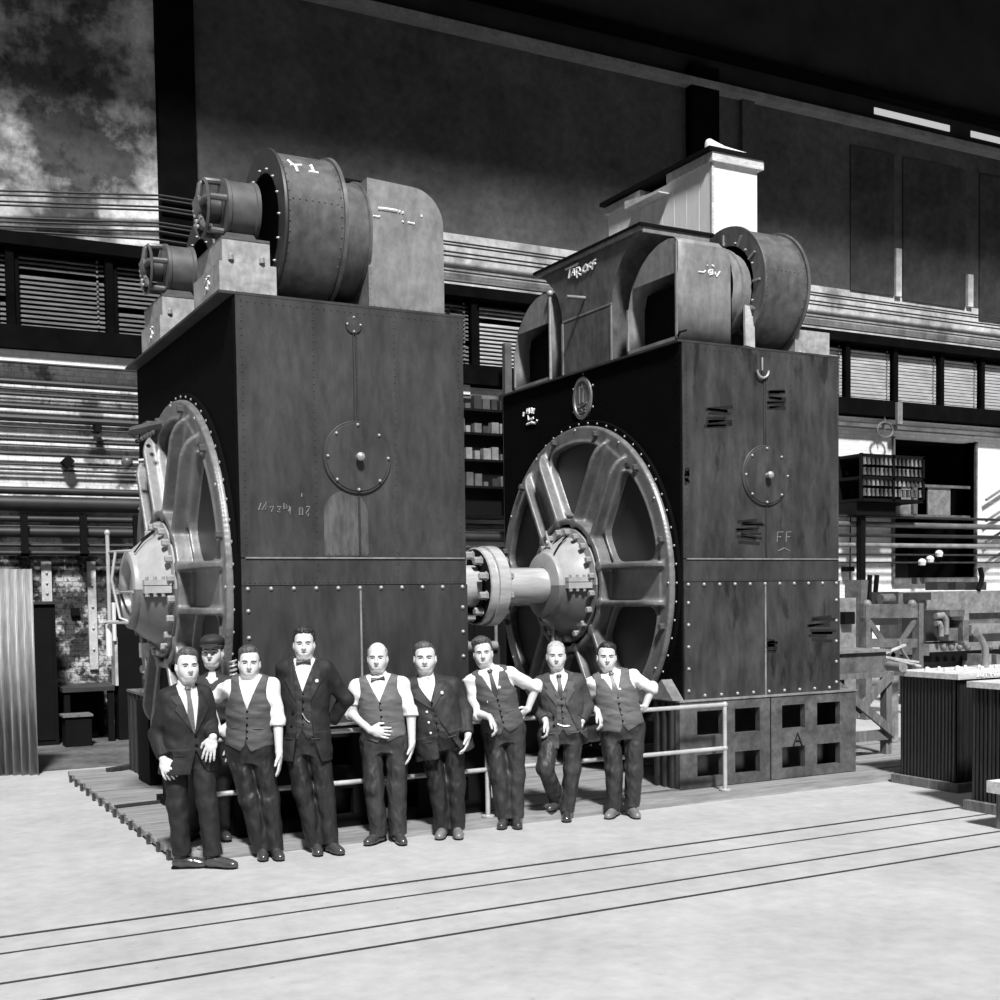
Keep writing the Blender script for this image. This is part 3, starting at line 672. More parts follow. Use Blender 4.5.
    if right:
        b = MB(); b.tube([(xs-.44, AY-.08, AZ+.36), (xs-.46, AY+.02, AZ+.56), (xs-.42, AY+.09, AZ+.6), (xs-.38, AY+.12, AZ+.52)], .012, 6).ball((xs-.40, AY+.11, AZ+.48), .03).ball((xs-.40, AY+.11, AZ+.40), .022); b.build('drip_oiler', 'bolt', br)
        b = MB(); b.tube([(xs-.4, AY, AZ-.36), (xs-.4, AY, .077)], .02, 8); b.build('drain_pipe', 'bolt', br)
        e = MB().lathe([(0, .205), (.02, .2), (.022, .165), (.008, .16), (.008, .0005)], (0, 0, 0), (-1, 0, 0), 36)
        e.V = [(v[0]+xs, v[1]*.95+11.57, v[2]*1.18+4.21) for v in e.V]
        npl = e.build('nameplate', 'cast', t)
        def np_(u, v): return (xs-.010, 11.57-u, 4.21+v)
        strokes('lettering', [[(-.06, .13), (-.06, -.05)], [(-.075, .13), (-.045, .13)], [(.0, .15), (.0, .11)], [(.03, .09), (.0, .06), (.0, -.05)], [(.02, .08), (.02, -.05)], [(.06, .13), (.06, .12)], [(-.1, -.08), (-.05, -.095), (0, -.08), (.06, -.07), (.09, -.06)], [(-.06, -.135), (-.02, -.12), (.0, -.14), (.05, -.115), (.07, -.12)], [(-.08, -.16), (.07, -.15)]], np_, .009, 'cast', npl)
        for a in (.5, 1.6, 2.7, 3.6, 4.7, 5.8): bolt(npl, (xs, 11.57+.225*math.cos(a), 4.21+.27*math.sin(a)), (-1, 0, 0), .014, .012, dome=True)
        def sd(px, py): return onx(px, py, xs-.004)
        s_ = lambda L: [[(510+x/25, 400+y/25) for x, y in l] for l in L]
        strokes('chalk_mark', s_([[(350, 305), (335, 405)], [(430, 340), (440, 225), (480, 215), (495, 340)], [(440, 285), (490, 285)], [(540, 200), (545, 315)], [(545, 210), (580, 250), (590, 320), (550, 320)], [(590, 300), (612, 215)], [(460, 380), (470, 505), (590, 445)], [(500, 490), (560, 470)], [(425, 615), (560, 555), (640, 590), (680, 505)], [(555, 550), (565, 600)]]), sd, .015, 'chalk', t)
    else:
        MB().lathe([(0, .0005), (0, .2), (.12, .2), (.13, .19)], (xs-.47, AY, AZ), (1, 0, 0), 24).build('shaft_end', 'steel', br)
        b = MB(); b.tube([(xs-.54, AY-.32, AZ-.02), (xs-.54, AY+.32, AZ-.02)], .014, 6).tube([(xs-.5, AY-.1, AZ+.36), (xs-.62, AY+.03, AZ+.36), (xs-.66, AY+.05, AZ+.1), (xs-.6, AY+.02, AZ-.26), (xs-.52, AY-.05, AZ-.3)], .014, 6); b.build('oil_pipe', 'rail', br)
        b = MB(); b.tube([(xs-.66, AY+.2, AZ+.52), (xs-.66, AY+.2, AZ-.3)], .018, 8).tube([(xs-.66, AY+.2, AZ+.36), (xs-.6, AY, AZ+.36)], .01, 6).ball((xs-.66, AY+.2, AZ+.54), .028).tube([(xs-.68, AY+.2, AZ-.3), (xs-.5, AY-.1, AZ-.3)], .018, 8); b.build('oil_standpipe', 'rail', br)
        b = MB(); b.tube([(xs-.66, AY+.25, AZ-.32), (xs-.66, AY+.25, AZ-.62)], .03, 8); b.build('gauge_glass', 'glasstube', br)
        b = MB()
        b.tube([(xs-.05, AY+.5, AZ+1.28), (xs-.28, AY+.55, AZ+1.26)], .022, 8).tube([(xs-.05, AY+.95, AZ+1.28), (xs-.30, AY+1.0, AZ+1.28)], .03, 8).ball((xs-.3, AY+.98, AZ+1.29), .06)
        b.tube([(xs-.06, AY+.3, AZ+1.6), (xs-.24, AY+.95, AZ+1.6)], .05, 8).box(xs-.18, xs-.05, AY+.6, AY+.9, AZ+1.54, AZ+1.66)
        for j in range(7): b.ball((xs-.2, AY+.25+j*.12, AZ+1.5), .025, 6, 4)
        b.build('terminal_bracket', 'motor', es)
        b = MB(); b.box(xs-.2, xs-.06, AY-.25, AY+.25, .08, 1.62).box(xs-.24, xs-.05, AY-.35, AY+.35, .078, .14).build('pedestal', 'black', br, smooth=False)
        b = MB(); b.box(xs-.36, xs-.30, AY+.28, AY+.38, 1.48, 1.62).build('oil_box', 'glasstube', br, smooth=False)
        # coil of leads at the front corner
        b = MB(); b.tube([(xs-.07+.026*math.cos(a*2*PI), YF+.0+.026*math.sin(a*2*PI), 1.28+.036*a) for a in np.linspace(0, 7, 90)], .010, 6); b.build('spring_coil', 'bolt', t)
    # foundation block
    bx0, bx1, by = X0-.10, X0+GW+.186, 9.706
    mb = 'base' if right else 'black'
    b = MB(); zr = [.077, .178, .405, .597, .845, .949]; xr = [bx0, X0+.113, X0+.437, X0+.592, X0+.918, X0+1.215, X0+1.528, X0+1.697, X0+2.023, bx1]
    for i in range(9):
        for j in range(5):
            if i % 2 == 1 and j in (1, 3): continue
            b.box(xr[i], xr[i+1], by, by+.07, zr[j], zr[j+1])
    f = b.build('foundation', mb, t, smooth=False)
    b = MB(); b.box(bx0, bx0+.05, by+.07, by+.44, .077, .949).box(bx1-.05, bx1, by+.07, by+.44, .077, .949).box(bx0+.05, bx1-.05, by+.39, by+.44, .077, .949).box(bx0+.05, bx1-.05, by+.07, by+.39, .90, .949)
    for yy in (by+.1, by+.22, by+.34): b.box(bx0-.03, bx0, yy, yy+.03, .08, .945)
    b.box(bx0, bx1, YB-.5, YB+.06, .077, .949).box(X0+.02, X0+.3, by+.44, YB-.5, .7, .949).box(X1-.3, X1-.02, by+.44, YB-.5, .7, .949)
    b.build('foundation_web', 'dark' if right else 'black', f, smooth=False)
    MB().box(bx0-.01, bx1+.01, by-.012, by+.45, .945, .962).build('foundation_ledge', 'hood', f, smooth=False)
    if right:
        xm = X0+1.06; MB().box(xm-.006, xm+.006, by-.003, by, .08, .945).build('foundation_joint', 'black', f, smooth=False)
        def fb(px, py): return ony(px, py, by-.003)
        strokes('painted_letter', [[(793.6, 745.5), (797.5, 733), (802, 745.5)], [(795, 740.5), (800.5, 740.5)]], fb, .012, 'blackpaint', f)
        MB().prism([(0, 0), (.4, 0), (.36, .08), (.2, .2), (.1, .1)], lambda u, v, d: (d, by+.04+u, .962+v), bx0-.05, X0-.02).build('packing_block', 'machinelight', t, smooth=False)
    return t
XL, XR = 2.8625, 7.3382
GL = generator(XL, False, 'left of the two tall generators, with two grey blower motors on its top')
GR = generator(XR, True, 'right of the two tall generators, with the oval nameplate above its wheel')
# drive shaft and coupling
t = thing('drive_shaft', 'bright steel drive shaft with bolted coupling between the two generators', 'shaft', (XL+GW, AY, AZ))
MB().lathe([(0, .195), (.62, .195), (.62, .215), (.70, .225), (1.0, .225), (1.01, .195), (1.92, .195), (1.92, .205), (2.1, .205)], (XL+GW, AY, AZ), (1, 0, 0), 40).build('shaft', 'steel', t)
FX = 5.94
fl = MB().lathe([(0, .2), (0, .40), (.012, .415), (.08, .415), (.085, .40), (.10, .40), (.105, .43), (.23, .43), (.24, .42), (.24, .2)], (FX, AY, AZ), (1, 0, 0), 56).build('coupling_flange', 'steel', t)
MB().lathe([(-.004, .2), (-.004, .395), (0, .40)], (FX, AY, AZ), (1, 0, 0), 48).build('flange_face', 'black', fl)
fb2 = MB().lathe([(0, .2), (0, .33), (.06, .33), (.10, .2)], (5.45, AY, AZ), (1, 0, 0), 40).build('thrust_collar', 'dark', t)
for j in range(10):
    a = PI/10+2*PI*j/10
    bolt(fl, (FX-.004, AY+.33*math.cos(a), AZ+.33*math.sin(a)), (-1, 0, 0), .042, .09); bolt(fl, (FX+.24, AY+.33*math.cos(a), AZ+.33*math.sin(a)), (1, 0, 0), .042, .07)
# ------------------------------------------------------------------ blowers, ducts and hoods on top of the generators
ZP = ZT+.022
BY, BZ = 10.28, 5.20
def plinth(x0, x1, y0, label, upper=True):
    y1 = y0+.82
    t = thing('motor_plinth', label, 'plinth', ((x0+x1)/2, y0, ZP), 'motor plinths on the generators')
    MB().box(x0, x1, y0, y1, ZP, 4.78).build('lower_block', 'plinth', t, smooth=False)
    if upper:
        u = MB().box(x0+.03, x1-.05, y0+.01, y1-.02, 4.78, 4.965).build('upper_block', 'plinth', t, smooth=False)
        MB().box(x0+.03, x1-.05, y0+.005, y1-.01, 4.965, 4.985).build('top_rail', 'motor', u, smooth=False)
        for x in (x0+.1, x1-.12): bolt(t, (x, y0-.0, 4.795), (0, 0, 1), .022, .05, 'bolt')
        def sm(u_, v): return (x0-.003, y0+.45-u_, 4.6+v)
        strokes('chalk_mark', [[(0, .0), (.05, .05), (.08, .03)], [(.1, .02), (.12, .09), (.16, .05)], [(.0, .09), (.06, .12)], [(.09, .13), (.16, .12)]], sm, .007, 'chalk', t)
    for x in (x0+.06, x0+.12, x1-.08): bolt(t, (x, y0+.0, ZP+.02), (0, -1, 0), .014, .02, 'bolt', dome=True)
    return t
def motor(y, label):
    ax = np.array([3.02, y, 5.31])
    t = thing('blower_motor', label, 'motor', (3.0, y, 4.985), 'blower motors')
    MB().lathe([(-.14, .0005), (-.14, .235), (-.13, .262), (-.10, .262), (-.09, .25), (.11, .25), (.12, .262), (.15, .262), (.16, .235), (.20, .10), (.20, .0005)], ax+np.array([.02, 0, 0]), (1, 0, 0), 36).build('casing', 'motor', t)
    b = MB()
    for j in range(5):
        a = .45+j*2*PI/5
        c, s = math.cos(a), math.sin(a)
        b.tube([ax+np.array([-.12, .23*c, .23*s]), ax+np.array([-.25, .225*c, .225*s]), ax+np.array([-.285, .19*c, .19*s]), ax+np.array([-.295, .08*c, .08*s])], [.028, .028, .026, .03], 8)
    b.lathe([(0, .05), (-.02, .10), (-.06, .10), (-.07, .06), (-.07, .0005)], ax+np.array([-.26, 0, 0]), (1, 0, 0), 18)
    b.lathe([(0, .225), (-.012, .245), (-.03, .225)], ax+np.array([-.25, 0, 0]), (1, 0, 0), 28); b.build('end_bell', 'motor', t)
    MB().lathe([(0, .0005), (0, .11), (-.16, .11), (-.16, .0005)], ax+np.array([-.13, 0, 0]), (1, 0, 0), 20).build('commutator', 'dark', t)
    b = MB()
    for j in range(4): b.ball(ax+np.array([-.32, .04-.03*j, -.02-.05*j]), .018, 6, 5)
    b.tube([ax+np.array([-.3, -.1, -.1]), ax+np.array([-.34, -.02, -.16]), ax+np.array([-.28, .05, -.24])], .008, 5); b.build('brush_gear', 'bolt', t)
    MB().prism([(-.2, 4.986), (.17, 4.986), (.10, 5.09), (-.13, 5.09)], lambda u, v, d: (3.04+u, d, v), y-.17, y+.17).build('foot', 'motor', t, smooth=False)
    for x in (2.92, 3.14):
        bolt(t, (x, y-.19, 4.985), (0, 0, 1), .016, .04)
    return t
def drum(x0, x1, y, sgn, label, open_left=True):
    """fan casing; its bolted ring faces the left"""
    t = thing('blower_drum', label, 'blower', ((x0+x1)/2, y, 4.6), 'blower drums')
    b = MB().lathe([(0, .60), (0, .63), (x1-x0, .63), (x1-x0, .60)], (x0, y, BZ), (1, 0, 0), 64)
    for j in range(48):
        a = 2*PI*j/48
        for x in (.03, x1-x0-.03): b.rivet((x0+x, y+.63*math.cos(a), BZ+.63*math.sin(a)), (0, math.cos(a), math.sin(a)), .009)
    for j in range(8): b.rivet((x0+.06+j*.055, y-.622, BZ+.10), (0, -1, .15), .009)
    b.build('casing', 'drum', t, ang=50)
    MB().lathe([(0, .46), (-.012, .46), (-.02, .655), (0, .66), (.02, .64)], (x0, y, BZ), (1, 0, 0), 64).build('face_ring', 'dark' if open_left else 'drum', t)
    MB().lathe([(0, .63), (0, .655), (.03, .66), (.03, .62), (.02, .0005)], (x1-.01, y, BZ), (1, 0, 0), 64).build('rim_ring', 'drum', t)
    MB().lathe([(.16, .0005), (.16, .2), (.10, .44), (-.005, .47)], (x0, y, BZ), (1, 0, 0), 40).build('inlet_plate', 'black', t)
    for j in range(16):
        a = 2*PI*j/16; bolt(t, (x0-.012, y+.49*math.cos(a), BZ+.49*math.sin(a)), (-1, 0, 0), .012, .025, 'bolt', dome=True)
    MB().bar((x0+.2, y+.30, ZP), (x0+.2, y+.34, BZ-.5), .05, .3).build('support_foot', 'black', t, smooth=False)
    return t
P1 = plinth(2.77, 3.25, 9.86, 'pale two tier plinth at the front top corner of the left generator')
P2 = plinth(2.77, 3.25, 11.97, 'pale two tier plinth at the back of the left generator top')
motor(BY, 'nearer of the two grey blower motors, beside the big chalked drum')
motor(BY+2.11, 'farther and lower of the two grey blower motors, at the picture left')
D1 = drum(3.28, 3.79, BY, 1, 'large riveted blower drum with chalk marks on the left generator')
def cyl(px, py, r=.633):
    d = ray(px, py); oy, oz = EYE[1]-BY, EYE[2]-BZ; a = d[1]**2+d[2]**2; bq = 2*(oy*d[1]+oz*d[2]); c = oy*oy+oz*oz-r*r
    s = (-bq-math.sqrt(max(bq*bq-4*a*c, 0)))/(2*a); return EYE+d*s
s_ = lambda L: [[(265+x/10.53, 145+y/10.53) for x, y in l] for l in L]
strokes('chalk_mark', s_([[(240, 165), (285, 205), (320, 225), (345, 285)], [(265, 215), (320, 218), (385, 218)], [(460, 228), (482, 215), (515, 292)], [(460, 282), (560, 300)]]), cyl, .014, 'chalk', D1)
drum(3.28, 3.79, BY+2.11, 1, 'farther blower drum of the left generator, mostly hidden behind the first')
# left hood: front face with a round shoulder
def hood_left(y0, label):
    t = thing('duct_hood', label, 'duct hood', (4.4, y0, ZP), 'duct hoods')
    pr = [(4.07, ZP), (4.79, ZP), (4.79, 5.30)]+[(4.49+.30*math.cos(a), 5.30+.31*math.sin(a)) for a in np.linspace(.15, PI/2, 9)]+[(4.07, 5.63)]
    MB().prism(pr, lambda u, v, d: (u, d, v), y0, y0+.87).build('shell', 'hood', t, ang=25)
    b = MB()
    for j in range(24): b.rivet((4.085, y0, 4.56+j*.044), (0, -1, 0), .006)
    for j in range(11): b.rivet((4.12+j*.062, y0, 4.555), (0, -1, 0), .006)
    b.build('rivet_row', 'hood', t); b = MB()
    MB().lathe([(0, .50), (.25, .50), (.262, .52), (.28, .52), (.28, .3)], (3.80, BY+(y0-9.85), BZ-.02), (1, 0, 0), 48).build('neck', 'drum', t)
    return t
H1 = hood_left(9.85, 'plain sheet metal duct hood with round shoulder on the front of the left generator')
hood_left(9.85+2.11, 'farther duct hood of the left generator, behind the first one')
fl_ = lambda px, py: ony(px, py, 9.848)
strokes('chalk_dash', [[(378, 208.5), (384, 209), (391, 210), (397, 211)], [(398.5, 211.5), (400, 212)], [(402, 212.5), (403, 213)]], fl_, .014, 'chalk', H1)
strokes('chalk_dash', [[(373, 216), (378.5, 217), (380, 216.3)], [(402, 221), (403.5, 222.3)], [(407.5, 222.5), (414.5, 223.8)], [(421.5, 214.8), (421.5, 217)]], fl_, .009, 'chalk', H1)
# right hoods: opening to the left, curved back
def hood_right(y0, label):
    t = thing('duct_hood', label, 'duct hood', (7.7, y0, ZP), 'duct hoods')
    pr = np.array([(0, ZP), (0, 5.0), (0, 5.50), (.04, 5.55), (.15, 5.57), (.32, 5.55), (.48, 5.49), (.62, 5.40), (.73, 5.28), (.80, 5.16), (.85, 5.0), (.86, 4.8), (.86, ZP)])
    xs = [7.345, 7.5, 7.7, 7.84, 7.90, 7.95, 7.985, 8.01, 8.03]; V = []; F = []; n = len(pr)
    for x in xs:
        s = max(0, (x-7.82)/.211); dz = .26*(1-math.sqrt(max(1-s*s, 0)))
        for y, z in pr: V.append((x, y0+y, min(z, 5.57-dz) if z > 5.0 else z))
    for i in range(len(xs)-1):
        for j in range(n-1): F.append((i*n+j, i*n+j+1, (i+1)*n+j+1, (i+1)*n+j))
    o = mesh_obj('shell', V, F, M['hood'], t, True, 30); sm = o.modifiers.new('thickness', 'SOLIDIFY'); sm.thickness = .012; sm.offset = 1
    end = [tuple(V[(len(xs)-1)*n+j]) for j in range(n)]
    V2 = end+[(a-.012, b_, c) for a, b_, c in end]; mesh_obj('end_plate', V2, [tuple(range(n)), tuple(range(n, 2*n))[::-1]]+[(i, n+i, n+(i+1) % n, (i+1) % n) for i in range(n)], M['hood'], t, False)
    MB().box(7.36, 8.0, y0+.02, y0+.84, ZP+.05, 5.15).build('dark_interior', 'black', t, smooth=False) if False else None
    MB().box(7.55, 7.56, y0+.02, y0+.84, ZP, 5.15).build('shade_liner', 'black', t, smooth=False)  # black liner added to imitate the shade inside the opening
    top = [(y, z) for y, z in pr if z > 5.2]; top = [(0, 5.20)]+top[0:]+[(.785, 5.20)]
    MB().prism(top, lambda u, v, d: (d, y0+u, v), 7.345, 7.36).build('lip_plate', 'hood', t, smooth=False)
    MB().box(7.335, 7.36, y0, y0+.86, ZP, ZP+.05).box(7.335, 7.35, y0-.004, y0+.02, ZP, 5.5).box(7.335, 7.35, y0+.84, y0+.864, ZP, 5.0).build('opening_frame', 'hood', t, smooth=False)
    return t
H3 = hood_right(9.85, 'nearer duct hood with dark square opening on the right generator')
hood_right(9.85+2.45, 'farther duct hood with square opening at the back left of the right generator top')
fl2 = lambda px, py: ony(px, py, 9.846)
s_ = lambda L: [[(665+x/14.28, 255+y/14.28) for x, y in l] for l in L]
strokes('chalk_figures', s_([[(475, 240), (555, 250), (575, 225)], [(615, 245), (640, 215), (680, 215), (680, 275), (640, 285), (615, 245)], [(640, 250), (665, 250)], [(715, 240), (722, 280)], [(735, 310), (785, 235)], [(600, 140), (605, 155)], [(670, 145), (700, 165)]]), fl2, .009, 'chalk', H3)
b = MB(); b.lathe([(0, .455), (.11, .455), (.12, .475), (.15, .475), (.16, .44), (.25, .44)], (8.03, BY, BZ-.06), (1, 0, 0), 48); b.build('neck', 'hood', H3)
b = MB(); b.tube([(7.335, 9.83, 4.56), (7.34, 9.80, 4.60), (7.42, 9.80, 4.625)], .012, 6); b.build('latch', 'black', H3)
D3 = drum(8.30, 8.86, BY, 1, 'large riveted blower drum with wide dark ring on the right generator', False)
b = MB()
for j in range(12):
    a = 2*PI*j/12; b.bar((8.27, BY+.47*math.cos(a), BZ+.47*math.sin(a)), (8.27, BY+.58*math.cos(a), BZ+.58*math.sin(a)), .02, .02)
b.build('ring_spoke', 'hood', D3, smooth=False)
MB().bar((8.20, BY-.5, ZP), (8.26, BY-.42, 4.95), .03, .12).build('brace', 'plinth', D3, smooth=False)
plinth(8.88, 9.36, 9.86, 'bare low plinth at the front right of the right generator top', False)
def duct_cabinet(x0, x1, label, mark, ry=(10.40, 12.60)):
    t = thing('duct_cabinet', label, 'duct', ((x0+x1)/2, 11.5, ZP), 'flared duct cabinets')
    if not mark: side = [(10.78, ZP), (10.78, 5.8)]; poly = side+[(11.9, 5.8), (11.9, ZP)]
    else: side = [(11.01, ZP), (11.01, 5.10), (10.99, 5.25), (10.92, 5.42), (10.80, 5.57), (10.64, 5.70), (10.47, 5.80)]
    if mark: poly = side+[(23.02-y+.01, z) for y, z in side[::-1]]
    MB().prism(poly, lambda u, v, d: (d, u, v), x0, x1).build('casing', 'drum', t, ang=25)
    r = MB().box(x0-.05, x1+.05, ry[0], ry[1], 5.80, 5.83).build('roof_board', 'black', t, smooth=False)
    b = MB().box(x0-.04, x0-.0, ry[0]+.03, ry[1]-.03, 5.76, 5.80); b.box(x0, x1, ry[0]+.02, ry[0]+.05, 5.74, 5.80); b.build('fascia', 'hood' if mark else 'black', r, smooth=False)
    b = MB() if mark else MB().box(x0-.01, x0, 10.78, 10.8, ZP, 5.1)
    if mark: b.box(x0-.012, x0, 11.0, 11.03, ZP, 5.12).box(x0-.012, x0, 12.0, 12.03, ZP, 5.12).box(x0-.006, x0, 11.01, 12.02, 5.13, 5.15); b.build('edge_strip', 'hood', t, smooth=False)
    return t
C1 = duct_cabinet(7.345, 8.2, 'flared duct cabinet chalked TAR OFF between the two hoods of the right generator', True)
fx = lambda px, py: onx(px, py, 7.334)
s_ = lambda L: [[(560+x/22.22, 250+y/22.22) for x, y in l] for l in L]
strokes('chalk_lettering', s_([[(130, 435), (270, 370), (400, 305)], [(240, 390), (195, 625)], [(260, 575), (310, 420), (325, 420), (335, 570)], [(285, 510), (335, 500)], [(375, 400), (385, 620)], [(375, 400), (440, 390), (460, 450), (395, 500), (465, 550)],
    [(580, 325), (525, 400), (520, 480), (565, 485), (620, 420), (615, 350), (580, 325)], [(700, 275), (650, 320), (625, 460)], [(640, 385), (680, 365)], [(800, 205), (745, 250), (715, 430)], [(735, 335), (790, 290)]]), fx, .0135, 'chalk', C1)
p = onx(585, 298, 7.345); MB().lathe([(0, .02), (.22, .02), (.22, .0005)], p, (-1, .15, 0), 10).build('pipe_stub', 'hood', C1)
duct_cabinet(3.85, 4.72, 'plain duct cabinet with a flat roof behind the hood on the left generator', False, (10.5, 12.1))
b = MB(); b.tube([(7.33, 12.27, ZP), (7.33, 12.27, 5.52)], .018, 8).ball((7.33, 12.27, 5.52), .04)
tag(b.build('standpipe', 'bolt'), 'thin upright standpipe by the farther hood of the right generator', 'pipe')
b = MB(); b.tube([(4.86, 9.9, ZP+.03), (4.80, 9.84, ZP+.01), (4.83, 9.80, ZP+.06), (4.95, 9.86, ZP+.05)], .014, 6)
tag(b.build('lever', 'black'), 'short black lever at the right front corner of the left generator top', 'lever')
# white boarded shaft behind the right generator
t = thing('boarded_shaft', 'tall white boarded shaft with flat roof rising behind the right generator', 'hoist shaft', (11.6, 14.2, 0))
b = MB(); b.box(11.23, 12.06, 14.2, 16.85, 0, 8.23)
for j in range(9): b.box(11.225, 11.23, 14.2+j*.3, 14.2+j*.3+.285, 7.0, 8.23)
b.build('boarding', 'whiteboard', t, smooth=False)
MB().box(11.215, 11.25, 14.185, 14.22, 0, 8.23).build('corner_post', 'woodlight', t, smooth=False)
MB().box(11.19, 12.14, 14.14, 15.25, 8.23, 8.36).build('cornice', 'woodlight', t, smooth=False); MB().box(11.19, 12.14, 15.95, 16.95, 8.23, 8.34).build('cornice', 'woodlight', t, smooth=False)
MB().box(11.12, 12.2, 14.12, 17.0, 8.36, 8.42).build('roof_board', 'black', t, smooth=False)
MB().prism([(0, 0), (.9, .0), (.9, .12), (0, .02)], lambda u, v, d: (11.0+d, 15.2+u, 8.06+v), 0, .22).build('ledge_board', 'woodlight', t, smooth=False)
f = Field((11.25, 14.25, 8.40), (12.2, 14.7, 8.75), .016)
f.cone((11.36, 14.4, 8.50), (12.02, 14.45, 8.48), .09, .085, .05).cone((11.34, 14.4, 8.58), (11.5, 14.42, 8.5), .06, .09, .05).cut((11.7, 14.4, 8.421), (0, 0, -1))
o = f.build('canvas_bundle', 'canvas'); tag(o, 'pale canvas bundle lying on the roof of the white boarded shaft', 'bundle')
# ------------------------------------------------------------------ handrail and floor clutter
RY = 9.42
t = thing('handrail', 'grey two bar pipe handrail along the front edge of the timber deck', 'railing', (5, RY, .085))
MB().tube([(2.42, RY, .93), (7.57, RY, .93)], .021, 10).ball((7.57, RY, .93), .03).build('top_bar', 'rail', t)
MB().tube([(2.42, RY, .50), (7.57, RY, .50)], .021, 10).ball((7.57, RY, .50), .03).build('lower_bar', 'rail', t)
for x in (2.42, 4.93, 7.57):
    MB().tube([(x, RY, .085), (x, RY, .93)], .022, 10).lathe([(0, .06), (.012, .06), (.02, .03)], (x, RY, .085), (0, 0, 1), 14).build('post', 'rail', t)
def pt(px, py, z): return onz(px, py, z)
b = MB(); p, q = onz(115, 806.5, .09), onz(175, 799.5, .09); b.bar(p, q, .05, .022); tag(b.build('flat_bar', 'dark', smooth=False), 'dark flat steel bar lying across the deck boards at left', 'bar')
b = MB(); p, q = onz(109, 770, .10), onz(134, 765.5, .10); b.bar(p, q, .10, .04); tag(b.build('loose_plank', 'wooddark', smooth=False), 'short dark plank lying at the back of the deck behind the bar', 'plank')
# corrugated sheet
t = thing('corrugated_sheet', 'upright corrugated iron sheet at the left edge of the picture', 'sheet', (1.4, 15.1, 0))
V = []; F = []; n = 240; a = np.array([.75, 15.75]); c = np.array([1.945, 15.02])
for i in range(n+1):
    s = i/n; p = a+(c-a)*s; w = .044*math.sin(2*PI*s*1.40/.098); nn = np.array([-.52, -.85])
    q = p+nn*w; V += [(q[0], q[1], 0.0), (q[0], q[1], 2.43+.02*math.sin(s*5))]
for i in range(n): F.append((2*i, 2*i+2, 2*i+3, 2*i+1))
o = mesh_obj('sheet', V, F, M['corr'], t, True, 60); sm = o.modifiers.new('thickness', 'SOLIDIFY'); sm.thickness = .006
MB().bar((.9, 15.75, .4), (1.93, 15.12, .4), .05, .08).bar((.9, 15.75, 2.0), (1.93, 15.12, 2.0), .05, .08).bar((1.5, 15.5, .02), (1.5, 15.5, 2.1), .08, .06).bar((1.5, 15.52, 1.9), (1.7, 16.3, .02), .06, .06).build('back_frame', 'woodmid', t, smooth=False)
t = thing('locker', 'tall black locker behind the corrugated sheet', 'locker', (2.4, 18.2, 0))
MB().box(2.0, 2.60, 18.0, 18.6, 0, 1.99).build('carcass', 'black', t, smooth=False)
MB().box(1.97, 2.64, 17.96, 18.62, 1.99, 2.03).build('cornice', 'dark', t, smooth=False); MB().box(2.05, 2.55, 17.985, 18.0, .08, 1.93).build('door', 'black', t, smooth=False)
t = thing('work_bench', 'dark work bench against the peeling wall at left', 'bench', (3.0, 18.4, 0))
MB().box(2.66, 3.37, 17.95, 18.9, .74, .80).build('bench_top', 'dark', t, smooth=False)
for x in (2.72, 3.32):
    for y in (18.02, 18.8): MB().box(x-.04, x+.04, y-.04, y+.04, 0, .74).build('leg', 'black', t, smooth=False)
MB().box(2.66, 3.37, 18.8, 18.86, .1, .74).build('back_board', 'black', t, smooth=False)
t = thing('box_seat', 'small black box with a pale top under the bench', 'box', (2.8, 17.9, 0))
MB().box(2.63, 2.98, 17.6, 17.92, 0, .42).build('body', 'black', t, smooth=False); MB().box(2.60, 3.0, 17.57, 17.94, .42, .45).build('lid', 'woodmid', t, smooth=False)
t = thing('switch_cabinet', 'narrow dark switch cabinet with gauge glasses left of the generator bearing', 'cabinet', (3.55, 18.2, 0))
MB().box(3.44, 3.78, 18.05, 18.4, 0, 1.98).build('body', 'black', t, smooth=False); MB().box(3.46, 3.72, 18.1, 18.35, 1.98, 2.12).build('cap', 'dark', t, smooth=False)
MB().tube([(3.40, 18.0, 1.45), (3.40, 18.0, 2.0)], .03, 8).build('gauge_glass', 'glasstube', t); MB().box(3.40, 3.44, 18.02, 18.3, .8, 1.5).build('side_plate', 'plasterlow', t, smooth=False)
# crate with valve
t = thing('timber_crate', 'tall dark timber crate on the deck at the back of the left generator', 'crate', (3.1, 13.9, .077))
MB().box(2.85, 3.5, 13.52, 14.3, .078, .985).build('body', 'wooddark', t, smooth=False)
for y in (13.53, 13.75, 13.97, 14.18): MB().box(2.83, 2.85, y, y+.14, .085, .98).build('slat', 'wooddark', t, smooth=False)
MB().box(2.82, 3.52, 13.5, 14.32, .985, 1.01).build('lid', 'woodmid', t, smooth=False)
t = thing('valve', 'pale valve casting standing on the timber crate', 'valve', (2.95, 13.7, 1.01))
MB().lathe([(0, .12), (.02, .12), (.03, .05), (.2, .045), (.22, .08), (.3, .08), (.32, .03), (.5, .025), (.5, .0005)], (2.98, 13.7, 1.01), (0, 0, 1), 16).build('body', 'bearing', t)
MB().tube([(2.86, 13.66, 1.27), (3.14, 13.74, 1.27)], .045, 10).build('branch', 'bearing', t); MB().bar((2.86, 13.6, 1.012), (2.96, 13.68, 1.2), .02, .03).build('web', 'bearing', t, smooth=False)
